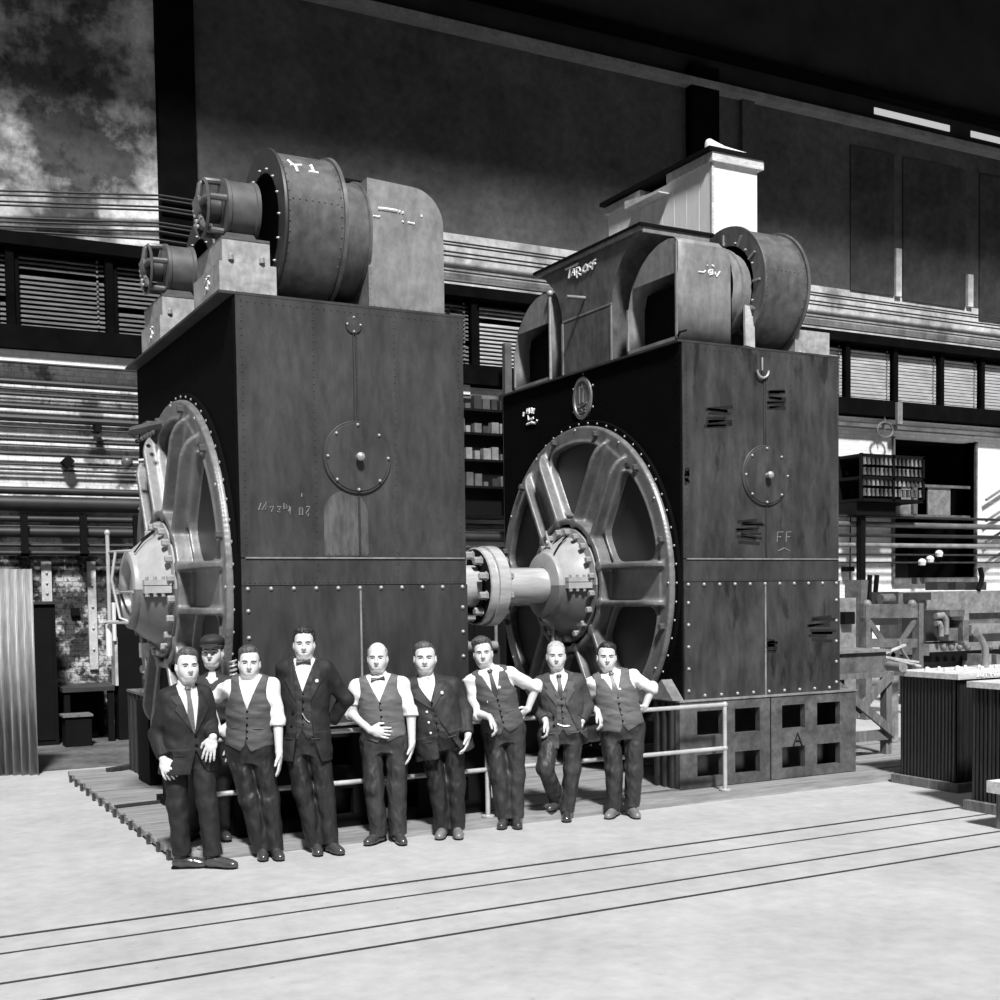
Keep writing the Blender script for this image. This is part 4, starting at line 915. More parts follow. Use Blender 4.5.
# between the generators: pole with clamps, racks of stock
t = thing('conduit_pole', 'slim grey upright pole behind the gap between the generators', 'pole', (10.09, 18.3, 0))
MB().box(10.0, 10.13, 18.25, 18.35, 0, 6.3).build('mast', 'motor', t, smooth=False)
for z in (4.75, 3.35): MB().ball((10.2, 18.25, z), .07).box(10.0, 10.3, 18.2, 18.25, z-.03, z+.03).build('clamp', 'bolt', t)
MB().tube([(10.2, 18.24, 2.6), (10.2, 18.24, 4.7)], .014, 6).build('rod', 'bolt', t)
t = thing('stock_rack', 'dark shelved rack of small castings behind the gap between the generators', 'rack', (9.8, 18.6, 0))
b = MB()
for z in (3.85, 4.3, 4.75, 5.15): b.box(8.9, 10.8, 18.42, 18.62, z, z+.04)
b.box(8.9, 10.8, 18.58, 18.62, 3.4, 5.2); 
for x in (8.9, 10.76): b.box(x, x+.04, 18.42, 18.62, 0, 5.2)
b.build('frame', 'black', t, smooth=False)
for r in range(4):
    for c in range(11):
        s = .05+.04*RNG.rand(); x = 9.0+c*.165; z = (3.89, 4.34, 4.79, 5.19)[r]
        MB().box(x, x+s*1.6, 18.43, 18.55, z, z+s*2.2*(.6+RNG.rand()*.7)).build('casting', ('machine', 'dark', 'machinelight', 'motor')[RNG.randint(4)], t, smooth=False)
t = thing('dark_cupboard', 'black cupboard against the wall behind the gap between the generators', 'cupboard', (9.1, 18.2, 0))
MB().box(8.3, 9.97, 17.9, 18.4, 0, 2.35).build('carcass', 'black', t, smooth=False); MB().box(8.35, 9.1, 17.88, 17.9, .1, 2.3).build('door', 'black', t, smooth=False); MB().box(9.16, 9.92, 17.88, 17.9, .1, 2.3).build('door', 'black', t, smooth=False)
t = thing('low_trolley', 'low grey trolley with a barred frame standing behind the drive shaft', 'trolley', (6.3, 13.3, .077))
MB().tube([(5.75, 13.0, 1.42), (6.95, 13.0, 1.42)], .06, 10).tube([(6.95, 13.0, 1.42), (6.95, 13.0, 2.0)], .02, 8).build('bar', 'hood', t)
MB().box(5.7, 7.0, 13.0, 13.6, .3, .4).box(5.7, 5.8, 13.0, 13.1, .078, 1.42).box(6.9, 7.0, 13.0, 13.1, .078, 1.42).build('frame', 'dark', t, smooth=False)
for x in (5.85, 6.0, 6.15): MB().tube([(x, 12.98, 1.9), (x+.2, 12.98, 1.7), (x+.42, 12.98, 1.46)], .014, 6).build('stay', 'bolt', t)
# trestle table
t = thing('trestle', 'grey timber trestle with crossed braces beside the right generator', 'trestle', (10.5, 10.7, .077))
b = MB()
MB().bar((10.88, 10.52, .08), (10.88, 10.52, 1.0), .10, .09).build('leg', 'woodmid', t, smooth=False); MB().bar((9.95, 10.52, .08), (9.95, 10.52, 1.0), .10, .09).build('leg', 'woodmid', t, smooth=False)
MB().bar((10.88, 11.3, .08), (10.88, 11.3, 1.0), .10, .09).build('leg', 'wooddark', t, smooth=False); MB().bar((9.95, 11.3, .08), (9.95, 11.3, 1.0), .10, .09).build('leg', 'wooddark', t, smooth=False)
MB().bar((9.98, 10.44, .36), (10.88, 10.44, 1.02), .10, .04, (0, 1, 0)).build('cross_brace', 'woodmid', t, smooth=False); MB().bar((9.98, 10.40, .95), (10.88, 10.40, .34), .10, .04, (0, 1, 0)).build('cross_brace', 'woodmid', t, smooth=False)
MB().bar((9.9, 10.46, .32), (10.93, 10.46, .32), .06, .12).build('stretcher', 'woodmid', t, smooth=False)
MB().box(9.9, 10.95, 10.45, 11.35, 1.0, 1.06).build('table_top', 'woodmid', t, smooth=False)
t = thing('steel_box', 'grey steel box casting lying on top of the trestle', 'casting', (10.4, 10.8, 1.06))
MB().box(9.98, 10.86, 10.50, 11.2, 1.061, 1.30).build('body', 'machine', t, smooth=False); MB().box(9.95, 10.9, 10.46, 11.24, 1.30, 1.33).build('lid', 'machinelight', t, smooth=False)
for i, (p, q) in enumerate((((864, 654, 1.36), (918, 662, 1.36)), ((866, 652, 1.38), (920, 666, 1.38)), ((868, 660, 1.4), (905, 645, 1.46)))):
    a = ony(p[0], p[1], 10.7+.15*i); c = ony(q[0], q[1], 11.0+.1*i); 
    b = MB(); b.bar(a, c, .035, .025); tag(b.build('lath', 'woodlight', smooth=False), ('lowest of the thin laths laid across the grey casting', 'middle of the thin laths laid across the grey casting', 'uptilted thin lath leaning over the grey casting')[i], 'lath', 'thin laths on the trestle')
b = MB(); b.tube([ony(x, y, 11.2) for x, y in ((917, 668), (908, 660), (903, 652), (900, 646), (899, 640))], .022, 8).tube([ony(x, y, 11.2) for x, y in ((916, 680), (912, 676), (911, 690), (910, 700), (909, 722), (908, 738))], .02, 8)
tag(b.build('bent_hose', 'machinelight'), 'pale bent hose dangling beside the left ribbed tank', 'hose')
b = MB(); p = onz(895, 742, .077); b.box(p[0]-.1, p[0]+.06, p[1], p[1]+.15, .078, 1.05); tag(b.build('pale_post', 'machinelight', smooth=False), 'pale upright post between trestle and ribbed tank', 'post')
# ribbed tanks
def tank(x0, y1, y0, x1, label, letter=False):
    t = thing('ribbed_tank', label, 'tank', ((x0+x1)/2, (y0+y1)/2, 0), 'ribbed tanks')
    b = MB(); z0, z1 = .09, 1.13
    b.box(x0+.03, x1-.03, y0+.03, y1-.03, z0, z1)
    n = int((y1-y0)/.045)
    for j in range(n): y = y0+.03+j*.045; b.tube([(x0+.03, y, z0), (x0+.03, y, z1)], .017, 6)
    n = int((x1-x0)/.045)
    for j in range(n): x = x0+.03+j*.045; b.tube([(x, y0+.03, z0), (x, y0+.03, z1)], .017, 6)
    b.build('ribbed_side', 'rad', t, ang=60)
    MB().box(x0-.05, x1, y0-.05, y1+.03, .0, .09).build('skid', 'woodmid', t, smooth=False)
    MB().box(x0-.02, x1, y0-.02, y1+.02, z1, z1+.055).build('lid', 'woodlight', t, smooth=False)
    return t
T1 = tank(9.72, 9.25, 8.45, 12.2, 'farther black ribbed tank with a pale wooden lid, beside the trestle')
T2 = tank(9.06, 7.74, 6.2, 11.6, 'nearer black ribbed tank cut by the right edge of the picture')
fz = lambda px, py: ony(px, py, 8.428)
s_ = lambda L: [[(955+x/22.22, 655+y/22.22) for x, y in l] for l in L]
strokes('painted_letters', s_([[(510, 400), (510, 470), (480, 485)], [(560, 400), (560, 470), (620, 475), (625, 400)], [(690, 400), (695, 480)], [(695, 400), (730, 400)], [(770, 400), (790, 470), (800, 400)], [(850, 405), (870, 465), (920, 405)], [(940, 460), (975, 405), (990, 460)]]), fz, .008, 'chalk', T1)
b = MB()
for j in range(9): b.ball((9.85+.1*j*(1+.3*RNG.rand()), 8.75+.3*RNG.rand(), 1.20), .02+.015*RNG.rand(), 6, 4)
b.build('grit', 'canvas', T1)
for x, y in ((896, 667),):
    p = ony(x, y, 9.2); MB().tube([p+np.array([0, -.1, 0]), p+np.array([.1, .2, 0])], .05, 10).build('spout', 'machinelight', T1)
q0 = ony(985, 661, 9.0); b = MB(); b.tube([np.array([q0[0], 9.0, 1.186])]+[ony(x, y, 9.0) for x, y in ((985.5, 655), (985, 647), (982, 640), (978, 634), (976, 633))], [.04, .038, .036, .034, .034, .04], 10)
tag(b.build('bent_pipe', 'machinelight'), 'pale bent pipe standing up on the lid of the farther ribbed tank', 'pipe')
t = thing('plank_end', 'short pale block in front of the nearer ribbed tank at the picture edge', 'block', (8.95, 7.0, 0))
p = ony(993, 787, 7.0); MB().box(p[0]-.02, min(p[0]+.8, 8.99), 6.75, 7.05, p[2]-.05, p[2]+.05).build('board', 'woodlight', t, smooth=False); MB().box(p[0]+.04, p[0]+.14, 6.8, 7.0, 0, p[2]-.05).build('leg', 'woodmid', t, smooth=False)
# X braced frame
t = thing('braced_frame', 'tall open steel frame with crossed braces behind the trestle', 'frame', (14.5, 14, 0))
def FY(px, py): return ony(px, py, 14.0)
MB().bar(FY(865, 605), (FY(865, 605)[0], 14, 0), .14, .1).build('upright', 'machine', t, smooth=False); MB().bar(FY(918, 603), (FY(918, 603)[0], 14, 0), .14, .1).build('upright', 'machine', t, smooth=False)
MB().bar(FY(862, 611), FY(921, 611), .08, .22).build('top_beam', 'machine', t, smooth=False); MB().bar(FY(862, 643), FY(921, 643), .08, .14).build('mid_beam', 'machine', t, smooth=False)
MB().bar(FY(866, 617), FY(896, 660), .09, .03, (0, 1, 0)).build('brace', 'machine', t, smooth=False); MB().bar(FY(917, 617), FY(888, 662), .09, .03, (0, 1, 0)).build('brace', 'machine', t, smooth=False)
for x in (867, 912): MB().ball(FY(x, 604), .07, 10, 7).build('lifting_eye', 'machinelight', t)
# headstock machine left of frame
t = thing('drill_head', 'grey machine tool head with small motor above the braced frame', 'machine tool', (16.5, 16.0, 0))
a = ony(857, 580, 16.0); c = ony(868, 600, 16.0)
MB().box(a[0], c[0], 15.9, 16.3, 0, a[2]).build('column', 'machine', t, smooth=False)
a = ony(876, 592, 16.0); c = ony(890, 604, 16.0); MB().box(a[0]-.3, c[0], 15.8, 16.2, 1.4, a[2]).build('head', 'dark', t, smooth=False)
for x in (870, 877): q = ony(x, 575, 15.9); MB().bar(q, q-np.array([.06, 0, .5]), .07, .05).build('lever', 'black', t, smooth=False)
q = ony(880, 599, 15.7); MB().lathe([(0, .0005), (0, .09), (.3, .09), (.3, .0005)], q, (1, 0, 0), 16).build('motor', 'machine', t)
t = thing('control_panel', 'grey upright control panel with a dark switch right of the right generator', 'panel', (13.0, 13.2, 0))
a = ony(839, 598, 13.4); c = ony(856, 655, 13.4); MB().box(a[0], c[0], 13.4, 13.6, 0, a[2]).build('board', 'machinelight', t, smooth=False)
a = ony(842, 612, 13.36); c = ony(852, 624, 13.36); MB().box(a[0], c[0], 13.3, 13.4, c[2], a[2]).build('switch', 'black', t, smooth=False)
# planing machine in the background
t = thing('planing_machine', 'long grey planing machine bed in the right background', 'machine tool', (19, 16.5, 0))
def PY(px, py): return ony(px, py, 16.5)
a = PY(903, 592); c = PY(1012, 612); MB().box(a[0], c[0], 16.5, 17.6, c[2], a[2]).build('table', 'machinelight', t, smooth=False)
a = PY(903, 594); c = PY(925, 600); MB().box(a[0], c[0], 16.35, 16.5, c[2], a[2]+.02).build('table_end', 'dark', t, smooth=False)
a = PY(920, 612); c = PY(1012, 628); MB().box(a[0], c[0], 16.6, 17.5, c[2], a[2]).build('bed', 'machine', t, smooth=False)
for x in (923, 932, 944, 955, 966): a = PY(x, 612); MB().box(a[0]-.1, a[0]+.1, 16.55, 17.5, 0, a[2]-.2).build('pedestal', 'machine' if x % 2 else 'machinelight', t, smooth=False)
for i, x in enumerate((946, 964, 985)): a = PY(x, 590); MB().box(a[0]-.12, a[0]+.16, 16.6, 16.9, a[2], a[2]+.16).build('tool_block', 'dark', t, smooth=False)
b = MB(); b.tube([PY(x, y) for x, y in ((978, 590), (981, 584), (982, 576), (980, 568))], .05, 8); b.build('hand_lever', 'black', t)
t = thing('lathe', 'grey lathe with curved pipework below the planing machine', 'machine tool', (17.5, 15, 0))
def LY(px, py): return ony(px, py, 15.0)
for i, (x0, y0, x1, y1, m) in enumerate(((924, 614, 960, 640, 'dark'), (962, 612, 967, 650, 'machinelight'), (968, 625, 1010, 634, 'machinelight'), (968, 634, 1010, 642, 'dark'), (922, 644, 1010, 651, 'machinelight'), (922, 652, 1010, 657, 'black'), (938, 628, 947, 640, 'machine'), (950, 620, 956, 640, 'machine'), (935, 610, 950, 616, 'machine'))):
    a = LY(x0, y0); c = LY(x1, y1); MB().box(a[0], c[0], 15.0-.04*i, 15.5, c[2], a[2]).build('bed' if i in (4, 5) else 'casting', m, t, smooth=False)
MB().box(LY(922, 650)[0], LY(1010, 650)[0], 15.0, 15.5, 0, LY(922, 657)[2]).build('base', 'dark', t, smooth=False)
b = MB(); b.tube([LY(x, y)+np.array([0, -.3, 0]) for x, y in ((922, 616), (929, 615), (932, 619), (932, 634))], .055, 10).tube([LY(x, y)+np.array([0, -.3, 0]) for x, y in ((922, 623), (926, 623), (927.5, 627), (927.5, 636))], .045, 10); b.build('pipe', 'machinelight', t)
for x in (926, 934, 942, 950, 972, 984, 996): a = LY(x, 647); MB().ball((a[0], 14.62, a[2]), .055, 8, 6).build('knob', 'machine', t)
for x in (960, 966, 975): a = LY(x, 660); MB().box(a[0]-.05, a[0]+.05, 14.5, 14.9, 0, a[2]+.12).build('post', 'machinelight', t, smooth=False)
# ------------------------------------------------------------------ the nine men
def unit(v): v = np.asarray(v, float); return v/max(np.linalg.norm(v), 1e-9)
UP = np.array([0, 0, 1.0])
ST = dict(t=[-.24, -.12, 0, .28, .58, .82, 1.0, 1.10, 1.2], wr=[.105, .160, .172, .158, .168, .172, .150, .092, .058], wf=[.09, .118, .124, .112, .118, .112, .090, .068, .054])
def person(S):
    g = S.get('gz', 0.0)
    z0 = (onz(*S['foot'], g)-EYE)@FH
    def J(p):
        d = ray(p[0], p[1]); dd = p[2] if len(p) > 2 else 0.0
        return EYE+d*(z0-dd)/(d@FH)
    sh = [J((p[0], p[1]+0.3)+tuple(p[2:])) for p in S['sh']]; el = [J(p) for p in S['el']]; wr = [J(p) for p in S['wr']]; ha = [J(p) for p in S['ha']]
    hip = [J(p) for p in S['hip']]; kn = [J(p) for p in S['kn']]; an = [J(p) for p in S['an']]
    gz = S.get('gzs', (g, g))
    Sm = (sh[0]+sh[1])/2; Hc = (hip[0]+hip[1])/2+np.array([0, 0, .02])
    u = unit(Sm-Hc); LEN = np.linalg.norm(Sm-Hc)
    r = sh[1]-sh[0]; r = unit(r-u*(r@u)); f = np.cross(u, r)*-1
    if f@FH > 0: f = -f
    fw_ = S.get('fat', (1, 1, 0)); 
    tt = np.linspace(-.7, 1.25, 400)
    def tab(ts, vs):
        v = np.interp(tt, ts, vs); kk = np.ones(25)/25; return np.convolve(np.pad(v, 12, 'edge'), kk, 'valid')
    wrs = tab([-.7]+ST['t'], [.105]+ST['wr']); wfs = tab([-.7]+ST['t'], [.09]+ST['wf'])
    body_m = np.where(tt < .9, 1.0, np.clip(1-(tt-.9)*3, 0, 1))
    wrs = wrs*(1+(fw_[0]-1)*body_m); wfs = wfs*(1+(fw_[1]-1)*body_m)
    fof = fw_[2]*np.exp(-((tt-.25)/.3)**2)
    jw = np.where(tt < -.02, 1.0, 0)
    wrj = np.where(tt < .05, np.maximum(wrs, .178*fw_[0]+.03*np.clip(-tt, 0, .6)), wrs); wfj = np.where(tt < .05, np.maximum(wfs, .125*fw_[1]+.02*np.clip(-tt, 0, .6)), wfs)
    def local(X, Y, Z):
        x, y, z = X-Hc[0], Y-Hc[1], Z-Hc[2]
        return (x*u[0]+y*u[1]+z*u[2])/LEN, x*r[0]+y*r[1]+z*r[2], x*f[0]+y*f[1]+z*f[2]
    def torso(off, t0, t1, jacket=False):
        W, D = (wrj, wfj) if jacket else (wrs, wfs)
        def fn(X, Y, Z):
            t, lr, lf = local(X, Y, Z)
            a = np.interp(t, tt, W).astype(np.float32)+off; b = np.interp(t, tt, D).astype(np.float32)+off; c = np.interp(t, tt, fof).astype(np.float32)
            k0 = (np.abs(lr/a)**2.3+np.abs((lf-c)/b)**2.3)**(1/2.3)
            d = (k0-1)*np.sqrt(a*b)*.85
            return np.maximum(d, np.maximum((t-t1)*LEN, (t0-t)*LEN)).astype(np.float32)
        return fn
    def surf(t, lr, off, jacket=False):
        W, D = (wrj, wfj) if jacket else (wrs, wfs)
        a = np.interp(t, tt, W)+off; b = np.interp(t, tt, D)+off; c = np.interp(t, tt, fof)
        q = max(1-min(abs(lr)/a, .98)**2.3, 0)**(1/2.3)
        return Hc+u*t*LEN+r*lr+f*(b*q+c)
    allp = np.array(sh+el+wr+ha+hip+kn+an+[J(S['head'])])
    lo = allp.min(0)-.16; hi = allp.max(0)+.17; lo[2] = g-.01
    root_loc = np.array([(an[0]+an[1])[0]/2, (an[0]+an[1])[1]/2, g])
    T = thing('person', S['label'], 'person', root_loc, 'men posing in front of the generators')
    # ---- head frame
    hc = J(S['head']); hs = S.get('hs', .92)+.05
    yaw = math.radians(S.get('yaw', 0)); til = math.radians(S.get('tilt', 0)); nod = math.radians(S.get('nod', 0))
    hf = unit(-FH*math.cos(yaw)+RH*math.sin(yaw)); hu = unit(UP*math.cos(til)+RH*math.sin(til))
    hf = unit(hf-hu*(hf@hu)); hx = np.cross(hf, hu)*-1
    if hx@RH < 0: hx = -hx
    hf2 = unit(hf*math.cos(nod)-hu*math.sin(nod)); hu = unit(hu*math.cos(nod)+hf*math.sin(nod)); hf = hf2
    AX = (hx, hf, hu); fwid = S.get('face', 1.04)
    def HP(x, y, z): return hc+hs*(hx*x*fwid+hf*y+hu*z)
    # ---- body: one continuous surface
    B = Field(lo, hi, .0052)
    B.op(torso(-.012, -.2, 1.12), Hc-.4, Sm+.35, 'u', .0)
    nb = Sm+u*.052-f*.012
    for i in (0, 1):
        B.cone(Sm+(sh[i]-Sm)*.3+u*.04, sh[i], .042, .046, .05)
        B.cone(sh[i], el[i], .047, .040, .03); B.cone(el[i], wr[i], .041, .028, .02)
        B.cone(hip[i], kn[i], .078, .052, .03); B.cone(kn[i], an[i], .052, .036, .02)
        toe = onz(*S['toe'][i], gz[i]+.02); hd = unit(np.array([toe[0]-an[i][0], toe[1]-an[i][1], 0]))
        B.cone(np.array([an[i][0], an[i][1], gz[i]+.045]), np.array([an[i][0], an[i][1], gz[i]+.034])+hd*.11, .022, .016, .02); B.cone(an[i], np.array([an[i][0], an[i][1], gz[i]+.045]), .034, .03, .02)
    B.cone(nb, HP(0, -.015, -.06), .062, .054, .03)
    # hands
    for i in (0, 1):
        d = unit(ha[i]-wr[i]); pn = S.get('palm', (None, None))[i]
        inward = (RH if i == 0 else -RH)
        n = unit({None: inward*.8+FH*.6, 'in': inward, 'back': FH, 'down': -UP}[pn] if not isinstance(pn, tuple) else np.array(pn)) ; n = unit(n-d*(n@d)); s = np.cross(d, n)
        th = unit(-FH*.9+UP*.25-inward*(.0)) if pn != 'back' else inward
        if s@th < 0: s = -s
        curl = S.get('curl', (.35, .35))[i]; k = S.get('hand', 1.08)
        B.cone(wr[i], wr[i]+d*.03*k, .027, .026, .012)
        B.ell(wr[i]+d*.058*k, (d, s, n), (.052*k, .043*k, .019*k), .015)
        for j, (o_, l_) in enumerate(((.034, .85), (.0115, 1.0), (-.0115, .95), (-.033, .78))):
            p = wr[i]+(d*.09+s*o_)*k; dd_ = unit(d+s*o_*3.2); q = p
            for sg, (ln, c_) in enumerate(((.040, .5), (.028, 1.2), (.02, 1.7))):
                v = unit(dd_*math.cos(curl*c_)+n*math.sin(curl*c_)); q2 = q+v*ln*l_*k; B.cone(q, q2, (.0095, .0088, .008)[sg]*k, (.0088, .008, .0068)[sg]*k, .004); q = q2
        p = wr[i]+(d*.03+s*.032)*k; q = p+unit(d*.7+s*.62+n*.25)*.042*k; B.cone(p, q, .014*k, .0115*k, .012); B.cone(q, q+unit(d*.95+s*.2+n*.3)*.032*k, .0112*k, .0088*k, .004)
    # head
    def he(c, rad, k=.02, mode='u'): B.ell(HP(*c), AX, np.array(rad)*hs*np.array([fwid, 1, 1]), k*hs, mode)
    def hcn(a, b_, ra, rb, k=.012, mode='u'): B.cone(HP(*a), HP(*b_), ra*hs, rb*hs, k*hs, mode)
    he((0, -.012, .038), (.077, .097, .092)); he((0, .022, -.034), (.064, .068, .088), .03); he((0, .050, -.104), (.036, .034, .024), .03)
    hcn((-.056, -.01, -.050), (-.030, .048, -.104), .021, .020, .03); hcn((.056, -.01, -.050), (.030, .048, -.104), .021, .020, .03)
    hcn((-.038, .082, .025), (.038, .082, .025), .0135, .0135, .018)
    for s in (-1, 1):
        he((s*.033, .100, .001), (.022, .020, .0125), .014, 's'); he((s*.040, .060, -.030), (.022, .024, .030), .05)
        he((s*.079, -.008, -.012), (.010, .021, .033), .008); he((s*.085, -.002, -.010), (.006, .010, .018), .006, 's')
        he((s*.033, .078, .001), (.0145, .0135, .0135), .003)
    hcn((0, .094, .012), (0, .117, -.030), .0085, .0135, .012); he((-.011, .103, -.036), (.009, .010, .008), .008); he((.011, .103, -.036), (.009, .010, .008), .008)
    hcn((-.024, .079, -.059), (.024, .079, -.059), .010, .010, .03); hcn((-.020, .079, -.078), (.020, .079, -.078), .010, .010, .03)
    he((0, .099, -.0675), (.027, .011, .0022), .004, 's')
    def face_y(x, z):
        y = .15
        while y > .03:
            q = (HP(x, y, z)-B.lo)/B.h; i = np.floor(q).astype(int); w = q-i; v = 0
            for c in range(8):
                o = np.array([c & 1, c >> 1 & 1, c >> 2 & 1]); v += B.D[tuple(i+o)]*np.prod(np.where(o, w, 1-w))
            if v < 0: return y
            y -= .0015
        return y
    B.build('body', 'skin', T)
    def feat(name, pts, rr, m, lift=.0005):
        b = MB(); b.tube([HP(x, face_y(x, z)+lift, z) for x, z in pts], [x*hs for x in rr], 7); return b.build(name, m, T)
    for s in (-1, 1):
        feat('eyebrow', [(s*.013, .0185), (s*.022, .0215), (s*.033, .0235), (s*.044, .0215), (s*.053, .0175)], (.003, .0045, .0045, .004, .002), S.get('brow', 'feature'), .0012)
        feat('eye', [(s*.0205, -.001), (s*.028, .0008), (s*.037, .0008), (s*.0460, -.001)], (.0026, .0050, .0050, .0026), 'feature', -.0004)
    feat('mouth', [(-.027, -.0700), (-.015, -.0685), (0, -.0680), (.015, -.0685), (.027, -.0700)], (.0018, .0028, .0030, .0028, .0018), 'lip', -.0006)
    # hair
    hm = S.get('hair', 'hairdark'); hl = S.get('hairline', .080); vol = S.get('vol', .010)
    Hf = Field(hc-.19, hc+.21, .0052)
    bald = S.get('bald'); q = S.get('part', 0); dz = hl-.082
    def hairf(X, Y, Z):
        x = ((X-hc[0])*hx[0]+(Y-hc[1])*hx[1]+(Z-hc[2])*hx[2])/hs/fwid; y = ((X-hc[0])*hf[0]+(Y-hc[1])*hf[1]+(Z-hc[2])*hf[2])/hs; z = ((X-hc[0])*hu[0]+(Y-hc[1])*hu[1]+(Z-hc[2])*hu[2])/hs
        if bald: zl = np.interp(y, [-.11, -.05, -.02, .015, .03, .06, .1], [-.07, -.07, -.045, -.005, .06, .14, .2])
        else: zl = np.interp(y, [-.11, -.05, -.02, .008, .022, .045, .07, .12], [-.075, -.07, -.045, -.02, .04, .074+dz, .092+dz, .098+dz])+.022*np.clip(np.abs(x)/.05-.5, 0, 1)*(y > .03)+q*x*.15
        up_ = np.clip((z-zl)/.035, 0, 1)
        th_ = .0015+vol*(.1+.35*up_)+1.1*vol*up_*np.clip((z-.06)/.05, 0, 1) if not bald else .0035+.003*up_
        xo = x+q*.010*np.clip((z-.05)/.05, 0, 1)
        ra, rb, rc_ = .077, .097, .092
        k0 = np.sqrt((xo/ra)**2+((y+.012)/rb)**2+((z-.038)/rc_)**2); k1 = np.sqrt((xo/ra**2)**2+((y+.012)/rb**2)**2+((z-.038)/rc_**2)**2)
        d = k0*(k0-1)/np.maximum(k1, 1e-6)-th_-(.010*np.clip(1-((x-q*.02)/.05)**2, 0, 1)*np.clip(1-((y-.055)/.045)**2, 0, 1)*(z > .05) if q else 0)
        lim = zl-z
        if bald: lim = np.maximum(lim, z-.075)
        return (np.maximum(d, lim*.7)*hs).astype(np.float32)
    Hf.full(hairf, 'u')
    rz = S['foot'][0]
    def wave(X, Y, Z):
        t_ = (X-hc[0])*hx[0]+(Y-hc[1])*hx[1]+(Z-hc[2])*hx[2]; v_ = (X-hc[0])*hf[0]+(Y-hc[1])*hf[1]+(Z-hc[2])*hf[2]; z_ = (Z-hc[2])
        a = S.get('curly', .0)
        return a*np.sin(t_*210+rz)*np.sin(v_*190)*np.cos(z_*170)+.0014*np.sin(t_*420+6*np.sin(v_*35+rz))+.0012*np.sin(t_*230+4*np.sin(v_*22+2*rz))
    S0, X, Y, Z = Hf.sl(Hf.lo, Hf.lo+Hf.h*Hf.n); Hf.D[S0] += wave(X, Y, Z).astype(np.float32)
    Hf.build('hair', hm, T)
    if S.get('cap'):
        C = Field(hc-.2, hc+.22, .006)
        C.ell(HP(0, -.005, .090), AX, np.array((.098, .118, .058))*hs, .01).ell(HP(0, -.01, .055), AX, np.array((.087, .108, .05))*hs, .02)
        C.cut(HP(0, 0, .045), -hu)
        C.ell(HP(0, .105, .052), (hx, unit(hf-.25*hu), unit(hu+.25*hf)), np.array((.075, .055, .009))*hs, .006)
        cp = C.build('cap', 'capcloth', T); 
        b = MB(); b.tube([HP(-.085, .035, .05), HP(-.05, .088, .05), HP(0, .105, .05), HP(.05, .088, .05), HP(.085, .035, .05)], .007, 7); b.build('cap_band', 'leather', cp)
    # ---- shared noise for cloth folds
    ph = float(rz)
    def folds(F_, amp, fz=38.0, sk=(1, 1)):
        S0, X, Y, Z = F_.sl(F_.lo, F_.lo+F_.h*F_.n)
        a = X*RH[0]+Y*RH[1]
        d = amp*(.5*np.sin(fz*Z+14*a*sk[0]+ph+1.5*np.sin(11*a+ph))+.5*np.sin(fz*.63*Z-19*a*sk[1]+2.1*ph)*np.sin(9*a+.5*ph)+.35*np.sin(fz*1.9*Z+30*a+ph))
        F_.D[S0] += d.astype(np.float32)
    # ---- shirt
    out = S['top']
    h = .0062
    if True:
        sm = S.get('shirt', 'shirt')
        Fs = Field(lo, hi, h); Fs.op(torso(.004, -.02, 1.1 if out != 'jacket' else 1.0), Hc-.35, Sm+.35)
        if out == 'vest' or out == 'shirt':
            for i in (0, 1):
                Fs.cone(Sm+(sh[i]-Sm)*.3+u*.045, sh[i], .05, .055, .05)
                e = S.get('sleeve', (.3, .3))[i]; endp = el[i]+(wr[i]-el[i])*e
                Fs.cone(sh[i], el[i], .060, .057, .03)
                Fs.cone(el[i], endp, .060, .052, .02)
            folds(Fs, .006, 30)
            for i in (0, 1):
                e = S.get('sleeve', (.3, .3))[i]; endp = el[i]+(wr[i]-el[i])*e; dr = unit(wr[i]-el[i])
                if S.get('cuffs', True): Fs.cone(endp-dr*.05, endp-dr*.012, .056, .058, .006)
                pp = endp; S0, X, Y, Z = Fs.sl(endp-.12, endp+.12)
                pl = ((X-pp[0])*dr[0]+(Y-pp[1])*dr[1]+(Z-pp[2])*dr[2])
                Fs.D[S0] = np.where(np.sqrt((X-pp[0])**2+(Y-pp[1])**2+(Z-pp[2])**2) < .1, np.maximum(Fs.D[S0], pl), Fs.D[S0])
        # collar
        ca = nb+u*.0; cb_ = HP(0, -.012, -.088)
        Fs.cone(ca, ca+(cb_-ca)*.85, .068, .062, .02)
        cc_ = ca+(cb_-ca)*.80+f*.0; Fs.cut(cc_, unit(cb_-ca)+f*.38, .0)
        if S.get('open'):
            Fs.ell(nb+f*.075+u*.03, (r, f, u), (.032, .05, .07), .01, 's')
        Fs.build('shirt', sm, T)
        if not S.get('open'):
            b = MB()
            for s in (-1, 1):
                p = [nb+f*.064+u*.040+r*s*.006, nb+f*.072+u*.004+r*s*.030, nb+f*.045+u*.034+r*s*.050, nb+f*.035+u*.056+r*s*.050]
                n_ = f*.006; b.add(p+[q+n_ for q in p], [(0, 1, 2, 3), (7, 6, 5, 4), (0, 4, 5, 1), (1, 5, 6, 2), (2, 6, 7, 3), (3, 7, 4, 0)])
            b.build('collar', sm, T, smooth=False)
    # ---- trousers
    Ft = Field(lo, hi, h); tw = S.get('leg', 1.0)
    Ft.op(torso(.010, -.30, .30), Hc-.35, Hc+.35)
    for i in (0, 1):
        kk = kn[i]+f*.01; kb = an[i]+(kn[i]-an[i])*.04
        Ft.cone(hip[i]-u*.02, kk, .094*tw, .076*tw, .035); Ft.cone(kk, an[i]-np.array([0, 0, .02]), .077*tw, .070*tw, .03)
    folds(Ft, .0045, 26, (1.6, 1.9))
